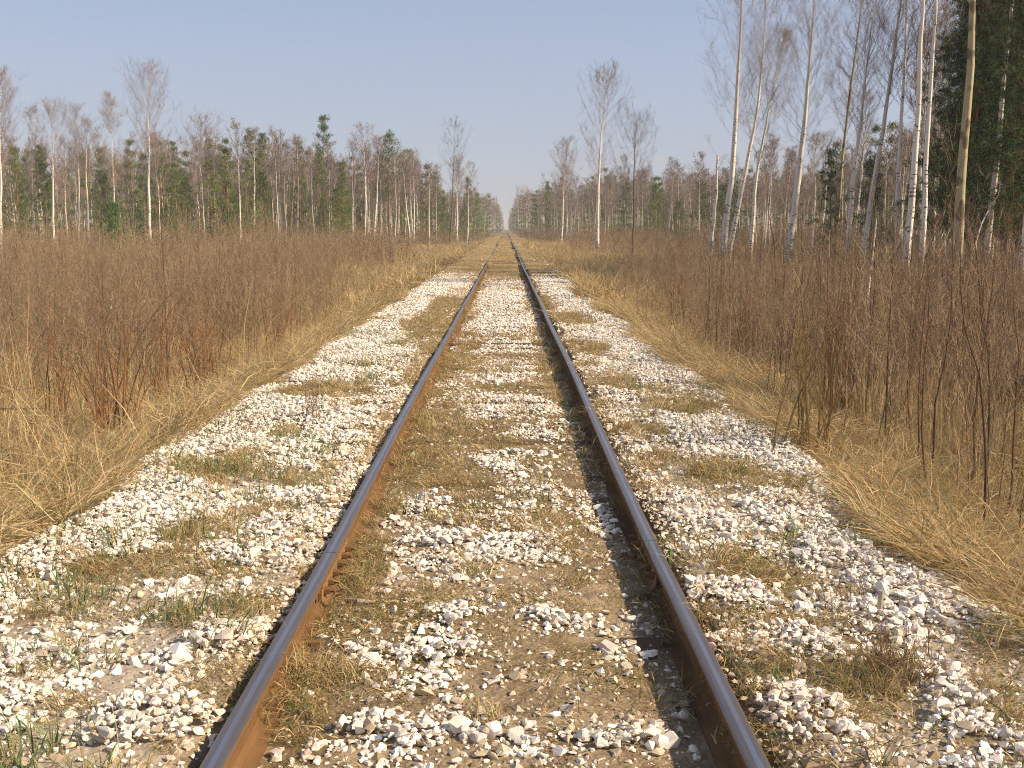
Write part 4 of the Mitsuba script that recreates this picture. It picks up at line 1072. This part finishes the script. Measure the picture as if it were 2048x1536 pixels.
PINES = [
    ("spruce_tree", -37.2, 92.0, dict(seed=501, H=8.9, r0=0.10, start=0.06, W=1.7, whorls=20, per=6, cone=0.85, droop=12, nlen=0.16, green=(0.100, 0.160, 0.049)), "dark green conical spruce near the picture's left edge"),
    ("pine_tree", -41.0, 96.0, dict(seed=502, H=9.2, start=0.12, W=1.9, green=(0.136, 0.188, 0.052)), "bushy yellow-green pine left of the conical spruce"),
    ("pine_tree", -18.6, 118.0, dict(seed=503, H=13.6, start=0.22, W=1.9, cone=0.55, whorls=20), "tall narrow pine rising above the left forest"),
    ("pine_tree", -27.0, 121.0, dict(seed=504, H=12.4, start=0.4, W=1.6, cone=0.5), "pine with a dark bunched top, left one of the two behind the bent birch"),
    ("pine_tree", -25.6, 121.5, dict(seed=505, H=12.0, start=0.45, W=1.4, cone=0.5), "pine with a dark bunched top, right one of the two behind the bent birch"),
    ("pine_tree", -30.5, 118.0, dict(seed=506, H=11.3, start=0.25, W=1.9), "broad green pine halfway between the tallest birch and the bent birch"),
    ("pine_tree", -35.3, 122.0, dict(seed=507, H=11.4, start=0.4, W=1.6), "pine just right behind the tallest birch"),
    ("pine_tree", -22.0, 122.0, dict(seed=508, H=11.6, start=0.2, W=1.9), "green pine behind the leaning yellowish trunk"),
    ("pine_tree", -12.6, 124.0, dict(seed=509, H=12.3, start=0.45, W=1.8, cone=0.5), "pine crown behind the birch that leans right, right of the tall narrow pine"),
    ("pine_tree", -26.8, 78.0, dict(seed=510, H=3.9, start=0.05, W=1.2, whorls=12, green=(0.109, 0.179, 0.049)), "low bushy young pine in the brush left of the tallest birch"),
    ("pine_tree", -17.0, 119.0, dict(seed=511, H=9.0, start=0.1, W=1.9, green=(0.136, 0.206, 0.049)), "bright green lower pine beside the tall narrow one"),
    ("pine_tree", -9.2, 150.0, dict(seed=512, H=9.6, start=0.15, W=1.8), "dark pine behind the narrow V of birches"),
    ("pine_tree", -5.7, 176.0, dict(seed=513, H=10.0, start=0.12, W=1.7), "pine among the last birches of the left forest"),
    ("pine_tree", -5.2, 215.0, dict(seed=514, H=9.0, start=0.05, W=2.0, green=(0.136, 0.225, 0.049)), "small bright green pine closest to the track at the end of the left forest"),
    ("pine_tree", 7.6, 205.0, dict(seed=515, H=10.5, start=0.1, W=1.7), "dark pine closest to the track at the far end of the right forest"),
    ("pine_tree", 21.5, 125.0, dict(seed=516, H=7.2, start=0.1, W=2.1, green=(0.136, 0.188, 0.049)), "green pine low in the right background stand, left of the broken birch snag"),
    ("pine_tree", 23.6, 123.0, dict(seed=517, H=6.8, start=0.1, W=1.9, green=(0.136, 0.188, 0.049)), "second green pine low in the right background stand, just left of the broken snag"),
    ("pine_tree", 12.7, 44.0, dict(seed=518, H=4.9, r0=0.05, start=0.10, W=0.85, whorls=13, per=3, tufts=4, needles=11, green=(0.073, 0.116, 0.046)), "small dark pine behind the right birch pair"),
    ("pine_tree", 13.9, 43.0, dict(seed=519, H=4.5, r0=0.05, start=0.10, W=0.85, whorls=12, per=3, tufts=4, needles=11, green=(0.081, 0.116, 0.046)), "small dark pine right of the right birch pair"),
    ("pine_tree", 15.3, 37.0, dict(seed=520, H=11.8, cone=0.5, r0=0.14, start=0.14, W=1.7, whorls=34, per=6, tufts=17, needles=24, nlen=0.17, nwid=0.024, green=(0.081, 0.122, 0.049)), "tall dark pine whose branches reach left towards the brightest birch"),
    ("pine_tree", 17.2, 39.0, dict(seed=521, H=12.6, cone=0.45, r0=0.17, start=0.15, W=2.6, whorls=34, per=6, tufts=17, needles=24, nlen=0.17, nwid=0.024, green=(0.081, 0.128, 0.038)), "tall pine with orange trunk in the upper right corner"),
    ("pine_tree", 18.6, 41.0, dict(seed=522, H=13.2, cone=0.45, r0=0.17, start=0.13, W=2.7, whorls=34, per=6, tufts=17, needles=24, nlen=0.17, nwid=0.024, green=(0.090, 0.131, 0.038)), "dark pine cut by the picture's right edge"),
    ("pine_tree", 20.0, 47.0, dict(seed=523, H=13.6, cone=0.45, r0=0.17, start=0.16, W=2.6, whorls=34, per=6, tufts=17, needles=24, nlen=0.17, nwid=0.024, green=(0.081, 0.124, 0.038)), "pine behind the orange-trunked one, filling the gap in the upper right corner"),
    ("pine_tree", 15.6, 34.0, dict(seed=524, H=11.5, cone=0.5, r0=0.11, start=0.22, W=1.9, whorls=30, per=6, tufts=16, needles=22, nlen=0.16, nwid=0.022, green=(0.075, 0.11, 0.040)), "slimmer dark pine right behind the thick aspen trunk"),
]
for name, a, b, kw, text in PINES:
    k = key_of(name)
    place(k, make_pine(**{"nlen": 0.22, "nwid": 0.034, "green": (0.115, 0.16, 0.055), **kw}), xf(a, b, float(gz(a, b)) - 0.05))
    tag(k, text, "spruce" if name == "spruce_tree" else "pine")

# trees that nothing tells apart: copies of a few kinds
birches = [make_birch(600 + i, H=11.0, r0=0.075, lean=(np.random.default_rng(i).normal(0, 0.4), 0), bow=0.2, start=0.40, reach=1.15, steep=0.68, n1=36, n2=8, n3=7, thick=1.45, twig=RED_TWIG if i % 2 else GREY_TWIG) for i in range(8)]
pines = [make_pine(640 + i, H=9.5, start=0.14, W=1.7, nlen=0.24, nwid=0.04, whorls=14, tufts=7, needles=11, green=[(0.13, 0.18, 0.06), (0.10, 0.15, 0.06), (0.15, 0.19, 0.06)][i % 3]) for i in range(4)]
hero_at = [(h[1], h[2]) for h in HERO + PINES]
rng = np.random.default_rng(77)


def front_left(y):
    return np.interp(y, [70, 80, 100, 130, 170, 230], [-30, -24, -15, -9.5, -6.6, -5.4])


def front_right(y):
    return np.interp(y, [28, 45, 75, 100, 140, 170, 230], [15, 18, 24, 20, 12.5, 8.4, 5.8])


BY = Near([(-36.9, 83.0, "the tall birch at the left edge"), (-37.2, 92.0, "the conical spruce"), (-34.2, 86.0, "the pointed-crowned birch"), (-25.2, 80.5, "the tallest left birch"), (-25.5, 96.0, "the pale wide-crowned tree"),
           (-24.0, 108.0, "the gently bent birch"), (-20.3, 110.0, "the straight bright birch"), (-18.6, 118.0, "the tall narrow pine"), (-14.4, 116.0, "the tall straight birch"), (-10.8, 131.0, "the narrow V of birches"),
           (-6.9, 140.0, "the tall dark-stemmed tree"), (-5.4, 160.0, "the last bright left birch"), (6.55, 79.0, "the lone crooked birch"), (8.0, 70.0, "the dark-trunked tree"), (21.5, 125.0, "the two low green pines"),
           (9.75, 54.0, "the broken birch snag"), (10.4, 52.0, "the leaning birch pair"), (12.2, 54.5, "the curved birch"), (11.55, 45.0, "the scaly-trunked birch"), (12.4, 40.0, "the birch pair with small pines"),
           (13.6, 39.0, "the dark-crowned birch"), (11.1, 31.0, "the brightest birch"), (12.15, 30.0, "the thick aspen"), (17.2, 39.0, "the orange-trunked pine"), (13.6, 29.5, "the birch at the right edge"), (9.6, 172.0, "the birch leaning left")])
done = []
tries = 0
while len(done) < 236 and tries < 9000:
    tries += 1
    left = len(done) < 146
    if left:
        y = rng.uniform(84, 190)
        x = front_left(y) - abs(rng.normal(0, 9)) - rng.uniform(0, 25) * (rng.uniform() < 0.6)
    else:
        y = rng.uniform(34, 190) if rng.uniform() < 0.75 else rng.uniform(30, 60)
        x = front_right(y) + abs(rng.normal(0, 6)) + rng.uniform(0, 22) * (rng.uniform() < 0.6)
    if not in_view(x, y, 1.0) or min([math.hypot(x - p, y - q) for p, q in done + hero_at]) < 1.1:
        continue
    done.append((x, y))
    conifer = rng.uniform() < (0.30 if left else 0.12)
    s = rng.uniform(0.82, 1.10) if left or y > 70 else rng.uniform(1.0, 1.3)
    k = key_of("pine_tree" if conifer else "birch_tree")
    near = 6.0 > abs(x - (front_left(y) if left else front_right(y)))
    side = "left of the track" if left else "right of the track"
    kind = "pine" if conifer else "birch"
    src = pines[rng.integers(4)] if conifer else birches[rng.integers(8)]
    sz = s * (rng.uniform(0.55, 1.05) if conifer else rng.uniform(0.9, 1.08))
    if not left and y > 70:
        sz *= 0.88
    place(k, src, xf(x, y, float(gz(x, y)) - 0.05, rng.uniform(0, 360), s, sz, lean=abs(rng.normal(0, 1.6)), leandir=rng.uniform(0, 360)))
    dist_of[k] = y
    word = "tall" if sz > 1.04 else "short" if sz < 0.86 else "slender"
    look = {"birch": f"{word} bare birch", "pine": f"{word} green pine"}[kind]
    tag(k, f"{look} {BY(x, y)}", kind, f"{kind} trees {'along the front of' if near else 'deeper in'} the forest {side}")

# the rest of the forest reads as one mass
stand = []
for i in range(5):
    r = np.random.default_rng(700 + i)
    tr, cr = [], []
    for j in range(9):
        kw = dict(H=r.uniform(9, 12), r0=0.07)
        p = make_pine(720 + i * 20 + j, start=0.12, W=1.6, whorls=9, per=4, tufts=5, needles=9, nlen=0.34, nwid=0.07, green=(0.12, 0.165, 0.06), **kw) if r.uniform() < 0.2 else make_birch(720 + i * 20 + j, lean=(r.normal(0, 0.4), r.normal(0, 0.4)), start=0.40, reach=1.15, steep=0.68, n1=26, n2=5, n3=5, thick=2.5, twig=RED_TWIG, lite=True, **kw)
        ox, oy = r.uniform(-4.5, 4.5, 2)
        for nm, d in p.items():
            v, f, n_, uv_, c = meshkit.WRITTEN[d["filename"]]
            bs = d["bsdf"]["id"]
            (tr if nm == "trunk" else cr).append((v + [ox, oy, 0], f, c, bs))
    grp = {"type": "shapegroup"}
    for nm, lst, bs in (("trunks", [q for q in tr if q[3] == "birch_bark"], "birch_bark"), ("pine_trunks", [q for q in tr if q[3] != "birch_bark"], "pine_bark"), ("crowns", cr, "plant_matter")):
        if lst:
            m = Mesh()
            for v, f, c, _ in lst:
                m.add(v, f, (0, 0, 0) if c is None else c)
            grp[nm] = m.ply(bs) if bs == "plant_matter" else m.plain(bs)
    scene[f"shape_stand_{i}"] = grp
    stand.append(f"shape_stand_{i}")
rng = np.random.default_rng(78)
cells = []
for y in np.arange(112, 330, 9.5):
    for x in np.arange(-160, 160, 9.5):
        a, b = x + rng.uniform(-2.5, 2.5), y + rng.uniform(-2.5, 2.5)
        lim_l, lim_r = front_left(b) - 4.4, front_right(b) + 4.4
        if in_view(a, b, 3) and (a < lim_l or a > lim_r) and (b < 235 or abs(a) < 40):
            cells.append((a, b, 0.80 if a > 0 and b < 170 else 1.0))
for y in np.arange(30, 112, 9.5):
    for x in np.arange(14, 60, 9.5):
        a, b = x + rng.uniform(-2.5, 2.5), y + rng.uniform(-2.5, 2.5)
        if in_view(a, b, 3) and a > front_right(b) + 8:
            cells.append((a, b, 1.0))
for y in np.arange(330, 1500, 11.0):
    for sgn in (-1, 1):
        cells.append((sgn * rng.uniform(9.3, 10.1), y, 1.22))
        if y < 700:
            cells.append((sgn * rng.uniform(19.0, 21.0), y, 1.05))
for a, b, s in cells:
    scatter("forest", stand[rng.integers(5)], xf(a, b, float(gz(a, b)) - 0.05, rng.uniform(0, 360), s * rng.uniform(0.95, 1.05), s * rng.uniform(0.85, 1.08)))
tag("forest", "bare birch forest with scattered pines receding on both sides of the line", "forest", kind="stuff")

# ---------------------------------------------------------------- small things
def stick(name, P, R, bsdf, text, cat, grp=None, sides=8):
    m = Mesh()
    P = np.asarray(P, float)
    t = np.linspace(0, 1, 9)
    pts = np.stack([np.interp(t, np.linspace(0, 1, len(P)), P[:, i]) for i in range(3)], -1)
    rad = np.interp(t, np.linspace(0, 1, len(R)), R)
    pts = np.vstack([pts[:1], pts, pts[-1:]])
    rad = np.concatenate([[1e-4], rad, [1e-4]])
    pts[0] -= (pts[2] - pts[1]) * 1e-3
    pts[-1] += (pts[-2] - pts[-3]) * 1e-3
    m.add(*tubes(pts[None], rad[None], sides), (0, 0, 0))
    k = key_of(name)
    scene[k] = m.plain(bsdf, smooth=False)
    tag(k, text, cat, grp)


def g3(x, y, dz=0.0):
    return (x, y, float(gz(x, y)) + dz)


stick("wooden_stake", [g3(-6.18, 90.6, -0.2), g3(-6.10, 90.6, 1.35)], [0.055, 0.05], "weathered_wood", "taller pale wooden stake standing in dry grass left of the track", "stake")
stick("wooden_stake", [g3(-6.75, 92.0, -0.2), g3(-6.72, 92.0, 0.95)], [0.05, 0.045], "weathered_wood", "shorter pale wooden stake left of the taller one", "stake")
stick("stub", [g3(1.60, 4.47, -0.04), g3(1.612, 4.47, 0.118)], [0.013, 0.012], "weathered_wood", "short grey upright wooden stub in the right ballast", "stub")
stick("birch_pole", [g3(2.85, 17.4, 0.05), g3(3.02, 17.0, 0.05), g3(3.2, 16.5, 0.06)], [0.022, 0.02, 0.016], "birch_bark", "short thin white pole lying on the right bank", "pole")
stick("birch_stub", [g3(-3.36, 9.8, 0.0), g3(-3.42, 9.8, 0.20)], [0.032, 0.018], "birch_bark", "slanted white birch stub at the foot of the arching willow", "stub")
stick("wood_chip", [(-0.66, 4.90, 0.035), (-0.60, 4.86, 0.045), (-0.53, 4.87, 0.035)], [0.010, 0.013, 0.008], "weathered_wood", "tan splinter of wood lying inside the left rail near its joint", "wood splinter")
stick("dead_branch", [g3(-6.4, 11.6, 0.42), g3(-5.6, 11.7, 0.40), g3(-4.85, 11.9, 0.34)], [0.024, 0.018, 0.006], "dark_bark", "dark bare branch reaching in from the left edge above the dry grass", "branch")
stick("dead_branch", [g3(-6.4, 11.4, 0.35), g3(-5.7, 11.6, 0.50), g3(-4.9, 12.0, 0.58)], [0.016, 0.012, 0.004], "dark_bark", "thinner dark branch just above the one reaching in from the left edge", "branch")
stick("birch_pole", [g3(5.02, 15.6, -0.1), g3(5.08, 15.6, 1.0), g3(5.16, 15.6, 2.1)], [0.022, 0.018, 0.007], "birch_bark", "thin white birch stem upright among the brown saplings on the right", "birch stem")
stick("birch_pole", [g3(-7.49, 21.3, -0.1), g3(-7.44, 21.3, 0.5), g3(-7.36, 21.3, 1.05)], [0.028, 0.022, 0.008], "birch_bark", "thin white birch stem upright in the left thicket", "birch stem")

for (a, b, dx, h, text) in [(-3.47, 14.9, 0.20, 1.35, "long pale cane leaning right out of the dense willow clump"), (-3.36, 14.6, 1.10, 1.05, "pale cane bent far over to the right of the dense willow clump"), (-7.0, 17.8, 0.15, 1.2, "pale dead stalk upright at the front of the left thicket"), (3.9, 12.4, 0.1, 1.5, "tall yellow stalk among the saplings behind the upright willow clump")]:
    stick("dry_cane", [g3(a, b, -0.05), g3(a + dx * 0.35, b, h * 0.6), g3(a + dx, b, h)], [0.0075, 0.006, 0.002], "cane", text, "dry cane", sides=5)


def twig_plant(x, y, n, H, spread, seed, colour, text, name="dead_weed", r0=0.0028, nb=5):
    r = np.random.default_rng(seed)
    k = key_of(name)
    m = xf(x, y, float(gz(x, y)) - 0.01)
    for _ in range(n):
        st = Mesh()
        sapling_mesh(st, st, r, (r.normal(0, 0.05), r.normal(0, 0.05), 0), H * r.uniform(0.5, 1.1), r0 * r.uniform(0.7, 1.3), nb, 3, colour, colour, lean=spread, spread=0.3, width=0.0028, sides=4, droop=0.3)
        scene[key_of(f"{k}__stem")] = {**st.ply("plant_matter"), "to_world": m}
    tag(k, text, "dead plant")


twig_plant(-1.57, 9.38, 16, 0.42, 0.30, 81, (0.20, 0.15, 0.10), "leafless twiggy shrublet on the left ballast shoulder")
twig_plant(1.50, 4.55, 6, 0.24, 0.25, 82, (0.19, 0.14, 0.095), "thin dry weed beside the grey stub in the right ballast")
twig_plant(1.64, 4.05, 3, 0.20, 0.10, 83, (0.17, 0.13, 0.09), "single dark dry stalk in the right ballast, in front of the grey stub")
twig_plant(1.42, 3.78, 46, 0.26, 1.1, 84, (0.20, 0.135, 0.075), "brown collapsed heap of dead weeds in the right ballast, bottom of the picture", r0=0.0022, nb=6)
twig_plant(0.93, 8.1, 10, 0.13, 0.35, 85, (0.10, 0.12, 0.05), "small dark green-brown weed outside the right rail", r0=0.004)
twig_plant(0.02, 6.9, 9, 0.15, 0.25, 86, (0.22, 0.15, 0.08), "dry upright weed between the rails, right of the left rail's grass tufts")

# a heap of dead roots and branches in the right thicket
r = np.random.default_rng(91)
hp = trimesh.creation.icosphere(subdivisions=4, radius=1.0)
v = np.array(hp.vertices)
v = v * (1 + 0.55 * (meshkit.fbm(v * 2.3 + 5, 4, 9)[:, None] - 0.5)) * [0.50, 0.32, 0.26]
scene["root_heap__soil_clod"] = {**mikit.ply((v, hp.faces), twosided({"type": "diffuse", "reflectance": rgb(0.085, 0.060, 0.045)}), smooth=True), "to_world": xf(6.15, 12.6, float(gz(6.15, 12.6)) + 0.16)}
m = Mesh()
for _ in range(60):
    d = unit(r.normal(size=3) * [1, 1, 0.8] + [0, -0.2, 0.5])
    p0 = d * [0.38, 0.25, 0.22]
    m.add(*tubes(np.array([p0, p0 + d * 0.25 + r.normal(0, 0.06, 3), p0 + d * 0.55 + r.normal(0, 0.14, 3)])[None], np.array([[0.012, 0.008, 0.003]]), 4), jitter((0.16, 0.115, 0.10), 1, 0.2, r)[0])
scene["root_heap__roots"] = {**m.ply("plant_matter"), "to_world": xf(6.15, 12.6, float(gz(6.15, 12.6)) + 0.16)}
tag("root_heap", "dark heap of upturned roots and twigs in the thicket at the right edge", "root heap")

tell_apart()
# ---------------------------------------------------------------- haze
if HAZE > 0:
    scene["air"] = {"type": "homogeneous", "albedo": rgb(0.81, 0.87, 0.97), "sigma_t": HAZE}
    scene["camera"]["medium"] = {"type": "ref", "id": "air"}
    scene["haze"] = {"type": "cube", "bsdf": {"type": "null"}, "interior": {"type": "ref", "id": "air"}, "to_world": T().translate([0, 2400, 9.0]).scale([3000, 2600, 11.5])}
    tag("haze", "thin pale spring haze over the track and forest", "haze", kind="stuff")
